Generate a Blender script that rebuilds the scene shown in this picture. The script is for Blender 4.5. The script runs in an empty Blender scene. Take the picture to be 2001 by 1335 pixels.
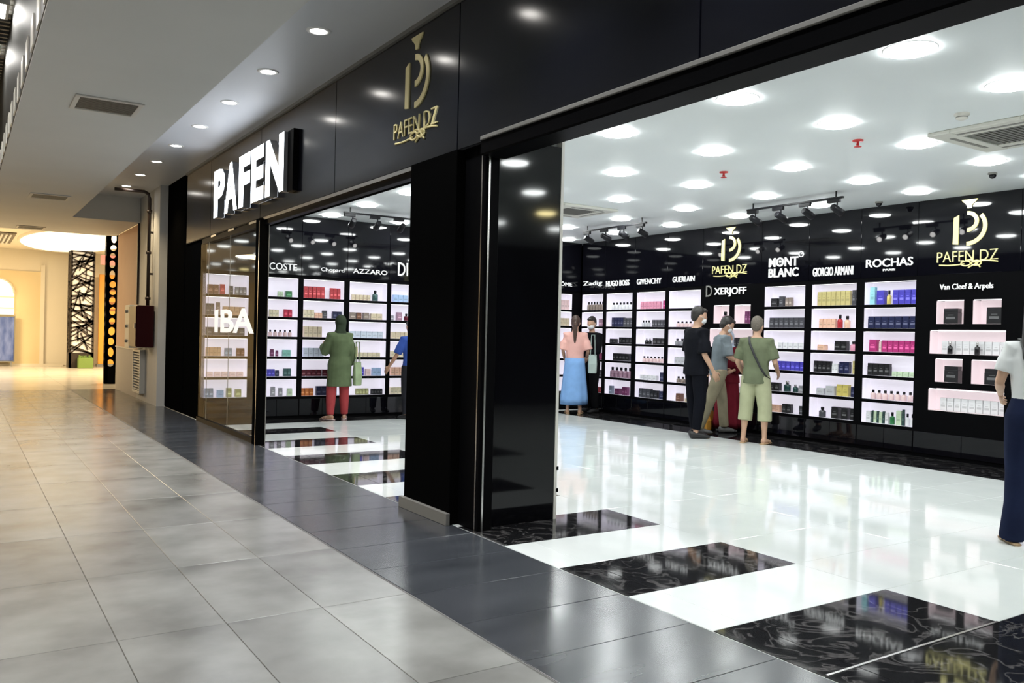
import bpy, bmesh, math, random
from mathutils import Vector, Matrix, Euler
random.seed(7)
PI = math.pi
sc = bpy.context.scene
COL = sc.collection

# ------------------------------------------------------------------ camera
yaw, pitch, roll = math.radians(33.19), math.radians(-0.432), math.radians(-1.348)
fw = Vector((math.sin(yaw)*math.cos(pitch), math.cos(yaw)*math.cos(pitch), math.sin(pitch)))
rt = Vector((math.cos(yaw), -math.sin(yaw), 0))
dn = fw.cross(rt)
r2 = rt*math.cos(roll) + dn*math.sin(roll)
d2 = -rt*math.sin(roll) + dn*math.cos(roll)
cam = bpy.data.cameras.new('camera')
cam.sensor_width = 36.0
cam.lens = 1656.9/2001*36
cam.clip_end = 200
co = bpy.data.objects.new('camera', cam)
m = Matrix((r2, -d2, -fw)).transposed().to_4x4()
m.translation = Vector((0, 0, 1.5))
co.matrix_world = m
COL.objects.link(co)
sc.camera = co

# ------------------------------------------------------------------ world, exposure
w = bpy.data.worlds.new('world')
w.use_nodes = True
w.node_tree.nodes['Background'].inputs[0].default_value = (0.80, 0.88, 1.0, 1)
w.node_tree.nodes['Background'].inputs[1].default_value = 0.10
sc.world = w
sc.view_settings.view_transform = 'Standard'
sc.view_settings.look = 'None'
sc.view_settings.exposure = 0.0
sc.view_settings.gamma = 1.0
sc.view_settings.use_curve_mapping = False
try:
    sc.cycles.use_denoising = True
    sc.cycles.max_bounces = 8
    sc.cycles.diffuse_bounces = 4
    sc.cycles.glossy_bounces = 4
    sc.cycles.transparent_max_bounces = 8
    sc.cycles.caustics_reflective = False
    sc.cycles.caustics_refractive = False
    sc.cycles.sample_clamp_indirect = 4.0
except Exception:
    pass
# lamp strengths
E_SHOP, E_CELL, E_MALLDISC, P_MALLSPOT, E_LOUVRE, E_OVAL, E_SIGN = 50.0, 0.60, 30.0, 135.0, 42.0, 1.5, 5.0
WARM = (1.0, 0.78, 0.48)
COOL = (0.955, 1.0, 0.985)

# ------------------------------------------------------------------ materials
MATS = {}
def mat(name, col=(.5, .5, .5), rough=.5, metal=0., spec=.5, emit=None, es=0., coat=0.):
    if name in MATS: return MATS[name]
    mm = bpy.data.materials.new(name)
    mm.use_nodes = True
    b = mm.node_tree.nodes['Principled BSDF']
    b.inputs['Base Color'].default_value = (*col, 1)
    b.inputs['Roughness'].default_value = rough
    b.inputs['Metallic'].default_value = metal
    b.inputs['Specular IOR Level'].default_value = spec
    if coat:
        b.inputs['Coat Weight'].default_value = coat
        b.inputs['Coat Roughness'].default_value = .03
    if emit:
        b.inputs['Emission Color'].default_value = (*emit, 1)
        b.inputs['Emission Strength'].default_value = es
    MATS[name] = mm
    return mm

def noise_mat(name, stops, scale=3., detail=5., rough=.4, rrange=None, bump=0., dist=0., rand=0., spec=.5, stretch=(1, 1, 1), bscale=None):
    """colour ramp over noise, optional per-object random value, optional bump"""
    if name in MATS: return MATS[name]
    mm = mat(name, stops[0][1], rough, spec=spec)
    nt = mm.node_tree; N = nt.nodes; L = nt.links; b = N['Principled BSDF']
    geo = N.new('ShaderNodeNewGeometry')
    mp = N.new('ShaderNodeMapping'); mp.inputs['Scale'].default_value = stretch
    L.new(geo.outputs['Position'], mp.inputs['Vector'])
    nz = N.new('ShaderNodeTexNoise')
    nz.inputs['Scale'].default_value = scale; nz.inputs['Detail'].default_value = detail
    nz.inputs['Distortion'].default_value = dist
    L.new(mp.outputs[0], nz.inputs['Vector'])
    cr = N.new('ShaderNodeValToRGB')
    while len(cr.color_ramp.elements) < len(stops): cr.color_ramp.elements.new(.5)
    for e, (p, c) in zip(cr.color_ramp.elements, stops):
        e.position = p; e.color = (*c, 1)
    L.new(nz.outputs['Fac'], cr.inputs['Fac'])
    out = cr.outputs['Color']
    if rand:
        oi = N.new('ShaderNodeObjectInfo')
        mr = N.new('ShaderNodeMapRange'); mr.inputs['To Min'].default_value = 1-rand; mr.inputs['To Max'].default_value = 1+rand
        L.new(oi.outputs['Random'], mr.inputs['Value'])
        mx = N.new('ShaderNodeMix'); mx.data_type = 'RGBA'; mx.blend_type = 'MULTIPLY'; mx.inputs[0].default_value = 1
        L.new(out, mx.inputs[6]); L.new(mr.outputs[0], mx.inputs[7])
        out = mx.outputs[2]
    L.new(out, b.inputs['Base Color'])
    if rrange:
        mr = N.new('ShaderNodeMapRange'); mr.inputs['From Min'].default_value = .3; mr.inputs['From Max'].default_value = .7
        mr.inputs['To Min'].default_value = rrange[0]; mr.inputs['To Max'].default_value = rrange[1]
        L.new(nz.outputs['Fac'], mr.inputs['Value']); L.new(mr.outputs[0], b.inputs['Roughness'])
    if bump:
        nb = N.new('ShaderNodeTexNoise'); nb.inputs['Scale'].default_value = bscale or scale*6; nb.inputs['Detail'].default_value = 4
        L.new(geo.outputs['Position'], nb.inputs['Vector'])
        bp = N.new('ShaderNodeBump'); bp.inputs['Strength'].default_value = bump; bp.inputs['Distance'].default_value = .01
        L.new(nb.outputs['Fac'], bp.inputs['Height']); L.new(bp.outputs[0], b.inputs['Normal'])
    return mm

def emis(name, col, s):
    return mat(name, (0.8, 0.8, 0.8), .5, emit=col, es=s)

def glass_mat(name, tint, refl):
    if name in MATS: return MATS[name]
    mm = bpy.data.materials.new(name); mm.use_nodes = True
    nt = mm.node_tree; N = nt.nodes; L = nt.links
    N.remove(N['Principled BSDF']); out = N['Material Output']
    tr = N.new('ShaderNodeBsdfTransparent'); tr.inputs[0].default_value = (*tint, 1)
    gl = N.new('ShaderNodeBsdfGlossy'); gl.inputs['Roughness'].default_value = .01
    fr = N.new('ShaderNodeFresnel'); fr.inputs['IOR'].default_value = refl
    mx = N.new('ShaderNodeMixShader')
    ge = N.new('ShaderNodeNewGeometry'); iv = N.new('ShaderNodeMath'); iv.operation = 'SUBTRACT'; iv.inputs[0].default_value = 1
    mu = N.new('ShaderNodeMath'); mu.operation = 'MULTIPLY'
    L.new(ge.outputs['Backfacing'], iv.inputs[1]); L.new(iv.outputs[0], mu.inputs[0]); L.new(fr.outputs[0], mu.inputs[1])
    L.new(mu.outputs[0], mx.inputs[0]); L.new(tr.outputs[0], mx.inputs[1]); L.new(gl.outputs[0], mx.inputs[2])
    L.new(mx.outputs[0], out.inputs[0])
    MATS[name] = mm
    return mm

M_TILE = noise_mat('mall_tile', [(.30, (.19, .19, .178)), (.5, (.265, .265, .252)), (.70, (.325, .325, .312))], 1.7, 5, .24, (.20, .27), dist=0, rand=.10)
M_GROUT = mat('grout', (.10, .098, .09), .8)
M_SLATE = noise_mat('slate_tile', [(.3, (.038, .042, .049)), (.7, (.064, .069, .079))], 1.6, 5, .2, (.17, .23), rand=.06, stretch=(.6, 2.2, 1))
M_SGROUT = mat('slate_grout', (.30, .30, .30), .7)
M_WHITE = noise_mat('white_tile', [(.35, (.74, .78, .77)), (.7, (.82, .85, .84))], 2.0, 4, .07, None, rand=.012, spec=.65)
M_WGROUT = mat('white_grout', (.72, .75, .74), .6)
def marble():
    mm = noise_mat('black_marble', [(.0, (.008, .008, .009)), (1., (.012, .012, .013))], 2., 4, .05, None, spec=.7)
    nt = mm.node_tree; N = nt.nodes; L = nt.links; b = N['Principled BSDF']
    geo = N.new('ShaderNodeNewGeometry')
    n1 = N.new('ShaderNodeTexNoise'); n1.inputs['Scale'].default_value = 3.2; n1.inputs['Detail'].default_value = 7; n1.inputs['Distortion'].default_value = 1.6
    L.new(geo.outputs['Position'], n1.inputs['Vector'])
    cr = N.new('ShaderNodeValToRGB')
    E = cr.color_ramp.elements
    E[0].position = .47; E[0].color = (0.010, 0.010, 0.011, 1)
    E[1].position = .53; E[1].color = (0.010, 0.010, 0.011, 1)
    e = E.new(.5); e.color = (.09, .085, .085, 1)
    L.new(n1.outputs['Fac'], cr.inputs['Fac'])
    L.new(cr.outputs[0], b.inputs['Base Color'])
    return mm
M_MARBLE = marble()
M_CEIL = noise_mat('mall_ceiling_paint', [(.3, (.60, .60, .585)), (.7, (.63, .63, .615))], 1.2, 3, .6)
M_CEILSTRIP = mat('strip_ceiling_paint', (.62, .64, .68), .45)
M_SCEIL = noise_mat('shop_ceiling_paint', [(.3, (.83, .87, .88)), (.7, (.86, .895, .90))], .8, 2, .5)
M_BLACKGLOSS = mat('black_gloss_panel', (.003, .003, .005), .04, spec=.38)
def smudge(mm):
    # dark scuffs gathered along the short joints of each tile
    nt = mm.node_tree; N = nt.nodes; L = nt.links; b = N['Principled BSDF']
    src = b.inputs['Base Color'].links[0].from_socket
    tc = N.new('ShaderNodeTexCoord'); sp = N.new('ShaderNodeSeparateXYZ'); L.new(tc.outputs['Object'], sp.inputs[0])
    geo = N.new('ShaderNodeNewGeometry'); nz = N.new('ShaderNodeTexNoise'); nz.inputs['Scale'].default_value = 2.3; nz.inputs['Detail'].default_value = 3
    L.new(geo.outputs['Position'], nz.inputs['Vector'])
    m1 = N.new('ShaderNodeMapRange'); m1.inputs['From Min'].default_value = 1.165; m1.inputs['From Max'].default_value = .95; m1.inputs['To Min'].default_value = 1; m1.inputs['To Max'].default_value = 0
    L.new(sp.outputs['Y'], m1.inputs['Value'])
    m2 = N.new('ShaderNodeMapRange'); m2.inputs['From Min'].default_value = .42; m2.inputs['From Max'].default_value = .62; m2.inputs['To Max'].default_value = .5
    L.new(nz.outputs['Fac'], m2.inputs['Value'])
    mu = N.new('ShaderNodeMath'); mu.operation = 'MULTIPLY'; L.new(m1.outputs[0], mu.inputs[0]); L.new(m2.outputs[0], mu.inputs[1])
    mx = N.new('ShaderNodeMix'); mx.data_type = 'RGBA'; L.new(mu.outputs[0], mx.inputs[0]); L.new(src, mx.inputs[6]); mx.inputs[7].default_value = (.10, .10, .095, 1)
    L.new(mx.outputs[2], b.inputs['Base Color'])
smudge(M_TILE)
M_FASCIA = mat('black_fascia_panel', (.004, .0045, .008), .17, spec=.35)
M_BLACK = mat('black_lacquer', (.003, .003, .0035), .4, spec=.02)
M_BLACKM = mat('black_matt', (.003, .003, .003), .6, spec=0.)
M_COLPANEL = mat('black_column_panel', (.003, .003, .004), .06, spec=.35)
M_CHROME = mat('brushed_aluminium', (.62, .61, .60), .25, 1.)
M_WALLW = noise_mat('white_wall_paint', [(.3, (.56, .55, .52)), (.7, (.60, .59, .56))], 2, 3, .6)
M_WALLO = noise_mat('peach_wall_paint', [(.3, (.70, .42, .26)), (.7, (.76, .47, .30))], 1.0, 3, .6)
M_WALLG = mat('grey_dado_paint', (.50, .46, .43), .6)
M_CREAM = noise_mat('cream_wall_paint', [(.3, (.68, .55, .32)), (.7, (.72, .59, .36))], .7, 3, .6)
M_CREAM2 = mat('pale_cream_paint', (.72, .66, .54), .6)
M_TAN = noise_mat('tan_wall_paint', [(.3, (.13, .11, .08)), (.7, (.15, .125, .09))], .6, 2, .6)
M_DARKM = mat('dark_louvre', (.018, .018, .016), .5)
M_GREYM = mat('grey_metal', (.20, .195, .18), .45)
M_VENTFRAME = mat('vent_frame_paint', (.62, .60, .56), .5)
M_PIPE = mat('brown_pipe_paint', (.025, .014, .010), .45)
M_REDCAB = mat('dark_red_enamel', (.022, .002, .003), .35, spec=.2)
M_WPLAST = mat('white_plastic', (.68, .66, .60), .4)
M_RED = mat('red_plastic', (.55, .03, .03), .4)
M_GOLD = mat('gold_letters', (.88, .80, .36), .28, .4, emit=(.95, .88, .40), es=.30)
M_GOLDD = mat('gold_letters_facade', (.95, .83, .42), .35, .15)
M_SILV = mat('white_letters', (.80, .80, .80), .4, emit=(1, 1, 1), es=.35)
M_SIGNF = emis('lit_sign_face', (.86, .92, 1), E_SIGN)
M_SIGNS = mat('sign_return_grey', (.25, .25, .26), .4)
M_CELL = mat('lilac_backlight', (.5, .48, .55), .5, emit=(.93, .89, 1.0), es=E_CELL)
M_CELLP = mat('pink_backlight', (.5, .42, .45), .5, emit=(1.0, .84, .87), es=E_CELL*.95)
M_CELLIN = mat('white_niche_liner', (.86, .85, .88), .4)
M_CELLIN2 = mat('lilac_shelf_glow', (.6, .58, .64), .4, emit=(.93, .89, 1.0), es=E_CELL*.35)
M_STRIP = emis('white_shelf_light', (1, .98, 1.0), 3.0)
M_LAMP = emis('shop_lamp_diffuser', COOL, E_SHOP)
M_LAMPW = emis('warm_lamp_diffuser', (1, .85, .4), E_SHOP)
M_LRING = mat('lamp_ring_white', (.85, .85, .85), .4)
M_MDISC = emis('mall_downlight_lens', (1, .96, .90), E_MALLDISC)
M_LOUV = emis('mall_panel_light', (1, .97, .92), E_LOUVRE)
M_OVAL = emis('warm_dome_light', (1., .84, .58), E_OVAL)
M_TRACKB = mat('black_track_metal', (.008, .008, .010), .4, spec=.15)
M_LENS = emis('spot_lens', (1, .98, .95), 14)
M_GLASS = glass_mat('window_glass', (.92, .92, .91), 1.085)

# ------------------------------------------------------------------ mesh helpers
def tag(o, label=None, cat=None, group=None, kind=None):
    if label: o['label'] = label
    if cat: o['category'] = cat
    if group: o['group'] = group
    if kind: o['kind'] = kind
    return o

def link(name, me, parent=None, loc=None, rz=0.):
    o = bpy.data.objects.new(name, me)
    COL.objects.link(o)
    if parent is not None: o.parent = parent
    if loc is not None: o.location = loc
    if rz: o.rotation_euler = (0, 0, rz)
    return o

def empty(name, loc=(0, 0, 0), rz=0., label=None, cat=None, group=None, kind=None):
    o = link(name, None, None, loc, rz)
    o.empty_display_size = .1
    return tag(o, label, cat, group, kind)

def mesh_of(bm, mats, smooth=False):
    me = bpy.data.meshes.new('mesh')
    bmesh.ops.recalc_face_normals(bm, faces=bm.faces)
    bm.to_mesh(me); bm.free()
    for x in (mats if isinstance(mats, (list, tuple)) else [mats]): me.materials.append(x)
    if smooth:
        for p in me.polygons: p.use_smooth = True
    return me

def box(bm, a, b, bev=0., mi=0):
    x0, y0, z0 = [min(a[i], b[i]) for i in range(3)]
    x1, y1, z1 = [max(a[i], b[i]) for i in range(3)]
    vs = [bm.verts.new(v) for v in ((x0, y0, z0), (x1, y0, z0), (x1, y1, z0), (x0, y1, z0), (x0, y0, z1), (x1, y0, z1), (x1, y1, z1), (x0, y1, z1))]
    fs = [bm.faces.new([vs[i] for i in q]) for q in ((3, 2, 1, 0), (4, 5, 6, 7), (0, 1, 5, 4), (1, 2, 6, 5), (2, 3, 7, 6), (3, 0, 4, 7))]
    for f in fs: f.material_index = mi
    if bev:
        es = list({e for f in fs for e in f.edges})
        bmesh.ops.bevel(bm, geom=es, offset=bev, segments=1, affect='EDGES')
    return fs

def boxes(lst, mats, bev=0.):
    bm = bmesh.new()
    for t in lst: box(bm, t[0], t[1], bev, t[2] if len(t) > 2 else 0)
    return mesh_of(bm, mats)

def bobj(name, a, b, m_, parent=None, bev=0.):
    return link(name, boxes([(a, b)], m_, bev), parent)

def frame_of(d):
    d = d.normalized()
    u = Vector((0, 0, 1)) if abs(d.z) < .9 else Vector((0, 1, 0))
    s = d.cross(u).normalized()
    return s, s.cross(d).normalized()

def tube(bm, pts, rad, n=10, side=None, mi=0, caps=True):
    """rad: list of r or (ra, rb); side: fixed side vector for the ra axis"""
    pts = [Vector(p) for p in pts]
    rings = []
    for i, p in enumerate(pts):
        d = (pts[min(i+1, len(pts)-1)] - pts[max(i-1, 0)])
        if d.length < 1e-6: d = Vector((0, 0, 1))
        d.normalize()
        if side is not None:
            s = Vector(side) - d*Vector(side).dot(d)
            s.normalize(); t = d.cross(s)
        else:
            s, t = frame_of(d)
        r = rad[i] if isinstance(rad, (list, tuple)) else rad
        ra, rb = r if isinstance(r, (list, tuple)) else (r, r)
        rings.append([bm.verts.new(p + s*ra*math.cos(2*PI*k/n) + t*rb*math.sin(2*PI*k/n)) for k in range(n)])
    for a, b in zip(rings, rings[1:]):
        for k in range(n):
            f = bm.faces.new((a[k], a[(k+1) % n], b[(k+1) % n], b[k])); f.material_index = mi; f.smooth = True
    if caps:
        f = bm.faces.new(rings[0][::-1]); f.material_index = mi
        f = bm.faces.new(rings[-1]); f.material_index = mi
    return rings

def ell(bm, c, r, rot=None, n=12, mi=0, fn=None):
    mtx = Matrix.Translation(Vector(c)) @ ((rot or Matrix.Identity(3)).to_4x4()) @ Matrix.Diagonal((*r, 1))
    res = bmesh.ops.create_uvsphere(bm, u_segments=n, v_segments=max(6, n*2//3), radius=1, matrix=mtx)
    for v in res['verts']:
        if fn: v.co = fn(v.co)
        for f in v.link_faces: f.material_index = mi; f.smooth = True

def lathe(bm, prof, c=(0, 0, 0), n=16, mi=0):
    """profile [(r, z)...] turned about z"""
    c = Vector(c); rings = []
    for r, z in prof:
        if r < 1e-5: rings.append([bm.verts.new(c + Vector((0, 0, z)))])
        else: rings.append([bm.verts.new(c + Vector((r*math.cos(2*PI*k/n), r*math.sin(2*PI*k/n), z))) for k in range(n)])
    for a, b in zip(rings, rings[1:]):
        for k in range(n):
            q = [a[k % len(a)], a[(k+1) % len(a)], b[(k+1) % len(b)], b[k % len(b)]]
            q2 = []
            for v in q:
                if v not in q2: q2.append(v)
            if len(q2) > 2:
                f = bm.faces.new(q2); f.material_index = mi; f.smooth = True

def prism(bm, pts, d0, d1, xf, mi=0):
    """2-D outline (u, v) extruded between depths d0, d1; xf(u, v, d) -> Vector"""
    a = [bm.verts.new(xf(u, v, d0)) for u, v in pts]
    b = [bm.verts.new(xf(u, v, d1)) for u, v in pts]
    n = len(pts)
    for k in range(n):
        f = bm.faces.new((a[k], a[(k+1) % n], b[(k+1) % n], b[k])); f.material_index = mi
    f = bm.faces.new(a[::-1]); f.material_index = mi
    f = bm.faces.new(b); f.material_index = mi

def remesh(bm, voxel, smooth=4):
    me = bpy.data.meshes.new('tmp'); bm.to_mesh(me); bm.free()
    o = bpy.data.objects.new('tmp', me); COL.objects.link(o)
    md = o.modifiers.new('r', 'REMESH'); md.mode = 'VOXEL'; md.voxel_size = voxel
    if smooth:
        ms = o.modifiers.new('s', 'SMOOTH'); ms.iterations = smooth; ms.factor = .5
    dg = bpy.context.evaluated_depsgraph_get()
    out = bpy.data.meshes.new_from_object(o.evaluated_get(dg))
    bpy.data.objects.remove(o)
    for p in out.polygons: p.use_smooth = True
    return out

TXT = {}
def text_mesh(s, depth, bold=0.):
    k = (s, round(depth, 4), bold)
    cu = bpy.data.curves.new('t', 'FONT')
    cu.body = s; cu.size = 1; cu.extrude = depth/2; cu.offset = bold; cu.resolution_u = 3
    o = bpy.data.objects.new('t', cu); COL.objects.link(o)
    dg = bpy.context.evaluated_depsgraph_get()
    me = bpy.data.meshes.new_from_object(o.evaluated_get(dg))
    bpy.data.objects.remove(o)
    return me

def lettering(name, s, parent, u0, u1, v0, v1, y, m_, depth=.015, bold=0., m_side=None):
    """text in a local frame: x right, z up, front face towards -y; fitted to u0..u1 x v0..v1, face plane at y"""
    me = text_mesh(s, 1.0, bold)
    xs = [v.co.x for v in me.vertices]; ys = [v.co.y for v in me.vertices]
    sx = (u1-u0)/(max(xs)-min(xs)); sy = (v1-v0)/(max(ys)-min(ys)); mx, my = min(xs), min(ys)
    for v in me.vertices:
        v.co = Vector((u0+(v.co.x-mx)*sx, y + depth*(.5-v.co.z), v0+(v.co.y-my)*sy))
    me.materials.clear(); me.materials.append(m_)
    if m_side:
        me.materials.append(m_side)
        me.update()
        for p in me.polygons:
            if abs(p.normal.y) < .7: p.material_index = 1
    return link(name, me, parent)

ORD = 'first second third fourth fifth sixth seventh eighth ninth tenth eleventh twelfth'.split()

# ================================================================== FLOORS
TILE_CACHE = {}
def tile_mesh(sx, sy, m_, t=.02, gap=.004):
    k = (round(sx, 3), round(sy, 3), m_.name)
    if k not in TILE_CACHE:
        TILE_CACHE[k] = boxes([((gap/2, gap/2, -t), (sx-gap/2, sy-gap/2, 0))], m_, .0012)
    return TILE_CACHE[k]

fl = bobj('floor', (-9.2, -4, -.12), (2.2, 36, -.004), M_GROUT)
tag(fl, 'grey concrete-look tiled floor of the mall corridor', 'floor', kind='structure')
TX, TY = .5085, 1.168
for i in range(-5, 4):
    for j in range(-3, 15):
        x = .66 + TX*(i-1) + .0; y = 4.38 + TY*j
        if x + TX > 2.22: continue
        link('tile', tile_mesh(min(TX, 2.198-x), TY, M_TILE), fl, (x, y, 0))
far = bobj('tile', (-9.2, 4.38+TY*15, -.02), (2.198, 36, 0), noise_mat('lit_hall_floor', [(.3, (.50, .47, .41)), (.7, (.58, .55, .49))], 1.2, 4, .22), fl); tag(far, kind='stuff')  # cream lighter than the tiles: glare of the hall lights put into the colour
lft = bobj('tile', (-9.2, -4, -.02), (.66-TX*6, 4.38+TY*15, 0), M_TILE, fl); tag(lft, kind='stuff')
f2 = bobj('floor', (2.2, -4, -.12), (3.275, 36, -.004), M_SGROUT)
tag(f2, 'dark slate-grey tiled strip along the shopfront', 'floor', kind='structure')
y = .93
while y < 22:
    link('tile', tile_mesh(1.072, .57, M_SLATE, gap=.005), f2, (2.2015, y, 0)); y += .57
M_HALL = noise_mat('lit_hall_floor', [(.3, (.50, .47, .41)), (.7, (.58, .55, .49))], 1.2, 4, .22)  # paler floor colour carries the glare of the hall lights
bobj('hall_paving', (2.2015, y, -.02), (3.272, 36, 0), M_HALL, f2)
f4 = bobj('floor', (3.275, 14.5, -.12), (12, 36, -.001), M_HALL)
tag(f4, 'floor beyond the shop at the corridor bend', 'floor', kind='structure')
f3 = bobj('floor', (3.275, -4, -.12), (11.3, 14.5, -.004), M_WGROUT)
tag(f3, 'polished white shop floor with black marble bars along the entrance', 'floor', kind='structure')
ROWS = [(-.26, .4, 'w'), (.4, 1.06, 'w'), (1.06, 1.72, 'b'), (1.72, 2.39, 'b'), (2.39, 3.06, 'b'), (3.06, 3.72, 'w'), (3.72, 4.395, 'b'), (4.395, 5.045, 'w'), (5.045, 5.72, 'b'), (5.72, 6.4, 'w'),
        (6.4, 7.06, 'b'), (7.06, 7.7, 'w'), (7.7, 8.39, 'b'), (8.39, 9.14, 'w'), (9.14, 9.87, 'b'), (9.87, 10.58, 'w'), (10.58, 11.3, 'b'), (11.3, 12.03, 'w'), (12.03, 12.66, 'b'), (12.66, 13.4, 'w')]
XS = [3.28, 3.515, 4.77, 6.03, 7.29, 8.55, 9.83]
for a, b, c in ROWS:
    for i in range(6):
        blk = c == 'b' and (i < 2 or (b < 2.5 and i < 3))
        link('tile', tile_mesh(XS[i+1]-XS[i], b-a, M_MARBLE if blk else M_WHITE, gap=.004 if blk else .003), f3, (XS[i], a, 0))
for k in range(14):
    link('tile', tile_mesh(.99, 1.0, M_MARBLE), f3, (9.83, -.26+k*1.0, 0))
for k in range(5):
    link('tile', tile_mesh(1.31, .64, M_MARBLE), f3, (3.28+k*1.31, 13.4, 0))
link('tile', boxes([((3.28, -4, -.02), (11.2, -.265, 0))], M_WHITE), f3)
bobj('threshold_strip', (3.282, 5.05, 0), (3.30, 5.5, .006), M_CHROME, f3)
bobj('divider_strip', (3.30, 2.383, 0), (4.77, 2.397, .003), M_CHROME, f3)

# ================================================================== MALL CEILING AND WALLS
ZC, ZS = 3.65, 4.16
c1 = bobj('ceiling', (.47, -4, ZC), (1.885, 22.2, 5.4), M_CEIL)
tag(c1, 'plain grey lower ceiling band over the corridor', 'ceiling', kind='structure')
bobj('end_band', (1.885, 19.0, ZC), (3.14, 22.2, 4.5), M_CEIL, c1)
bobj('edge_board', (.463, -4, ZC+.012), (.472, 22.2, 5.3), M_DARKM, c1)
# white fins standing along the open edge
for k in range(34):
    yy = 2.0 + k*.62
    bobj('edge_panel', (.452, yy, ZC+.02), (.47, yy+.26, ZC+.26), M_WPLAST, c1)
c2 = bobj('ceiling', (1.885, -4, ZS), (3.34, 19.0, 4.5), M_CEILSTRIP)
tag(c2, 'raised ceiling strip above the shopfront with a row of downlights', 'ceiling', kind='structure')
bobj('cornice', (3.255, -4, ZS-.035), (3.30, 15.4, ZS), M_GREYM, c2)
c3 = bobj('ceiling', (-9.2, -4, 5.35), (.47, 22.2, 5.45), M_DARKM)
tag(c3, 'dark open slatted ceiling over the mall void', 'ceiling', kind='structure')
bm = bmesh.new()
yy = 4.
while yy < 24:
    box(bm, (-6, yy, 5.0), (.46, yy+.045, 5.12)); yy += .16
sl = link('slat', mesh_of(bm, M_GREYM), c3); tag(sl, kind='stuff')
bm = bmesh.new()
for xx in (-.2, .05, .3): box(bm, (xx, 0, 4.97), (xx+.03, 24, 5.0))
link('runner', mesh_of(bm, M_GREYM), c3)
def panel_light(x, y, z, sx, sy, label):
    t = empty('panel_light', (x, y, z), 0, label, 'ceiling light', 'rectangular lights in the slatted ceiling')
    link('frame', boxes([((-sx/2-.03, -sy/2-.03, 0), (sx/2+.03, -sy/2, .05)), ((-sx/2-.03, sy/2, 0), (sx/2+.03, sy/2+.03, .05)),
                         ((-sx/2-.03, -sy/2, 0), (-sx/2, sy/2, .05)), ((sx/2, -sy/2, 0), (sx/2+.03, sy/2, .05))], M_LRING), t)
    link('diffuser', boxes([((-sx/2, -sy/2, .01), (sx/2, sy/2, .03))], M_LOUV), t)
pls = [(.2, 11.0, 'near'), (.22, 13.2, 'next')]
panel_light(.22, 10.95, 4.93, .34, .5, 'nearest bright rectangular light in the dark slatted ceiling')
panel_light(.20, 12.75, 4.93, .34, .5, 'smaller-looking rectangular light further along the dark slatted ceiling')
for i, (px, py) in enumerate([(-1.4, 1.5), (-1.4, 5.5), (-1.4, 9.5), (-4, 3.5), (-4, 8), (-4, 13)]):
    panel_light(px, py, 4.9, .6, 1.2, 'rectangular mall light over the void, %s from the camera end' % ORD[i])

wl = bobj('wall_left', (-9.4, -4, 0), (-9.2, 36, 5.45), M_TAN)
tag(wl, 'tan wall on the far side of the mall void', 'wall', kind='structure')
wf = bobj('wall_far', (-9.4, 34.5, 0), (12, 34.7, 4.6), M_CREAM2)
tag(wf, 'cream wall at the far end of the mall', 'wall', kind='structure')
bobj('panel', (-3.5, 34.44, .08), (2.45, 34.5, 3.35), M_CREAM, wf)
bobj('panel_trim', (2.45, 34.42, 0), (2.58, 34.5, 3.6), M_CREAM2, wf)
bobj('baseboard', (-3.5, 34.40, 0), (3.2, 34.44, .09), M_CREAM2, wf)
# lit arched niche
bm = bmesh.new()
xa, ra, za = 1.12, .52, 2.55
out = [(xa-ra, 1.8)] + [(xa-ra*math.cos(PI*k/12), za+ra*math.sin(PI*k/12)) for k in range(13)] + [(xa+ra, 1.8)]
prism(bm, out, 34.36, 34.438, lambda u, v, d: Vector((u, d, v)))
M_ARCH = emis('arch_niche_glow', (1., .80, .40), 1.1)
ar = link('arched_niche', mesh_of(bm, M_ARCH), wf)
bm = bmesh.new()
for zz in (2.02, 2.4): box(bm, (xa-ra, 34.30, zz), (xa+ra, 34.37, zz+.03))
for k in range(12):
    a0, a1 = PI*k/12, PI*(k+1)/12
    tube(bm, [(xa-ra*math.cos(a0), 34.35, za+ra*math.sin(a0)), (xa-ra*math.cos(a1), 34.35, za+ra*math.sin(a1))], .03, 6)
link('niche_trim', mesh_of(bm, M_CREAM2), wf)
cb = empty('blue_display_board', (1.15, 34.2, 0), 0, 'blue patterned display board beneath the lit arched niche at the far wall', 'display board')
M_BLUEB = noise_mat('blue_print', [(.35, (.05, .09, .30)), (.65, (.16, .22, .50))], 5, 4, .4, stretch=(1, 1, .35))
link('panel', boxes([((-.5, 0, .19), (.5, .06, 1.72))], M_BLUEB, .01), cb)
link('frame', boxes([((-.53, -.01, .15), (.53, .08, .19)), ((-.53, -.01, 1.72), (.53, .08, 1.76)), ((-.53, -.01, .19), (-.5, .08, 1.72)), ((.5, -.01, .19), (.53, .08, 1.72)),
                     ((-.45, -.05, 0), (-.4, .1, .15)), ((.4, -.05, 0), (.45, .1, .15))], M_GREYM), cb)
c5 = bobj('ceiling', (-9.2, 22.2, 4.12), (12, 34.5, 4.3), M_CREAM2)
tag(c5, 'cream ceiling of the far mall hall', 'ceiling', kind='structure')
bobj('front_band', (-9.2, 22.2, ZC), (3.14, 22.35, 4.6), M_CEIL, c5)
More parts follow.
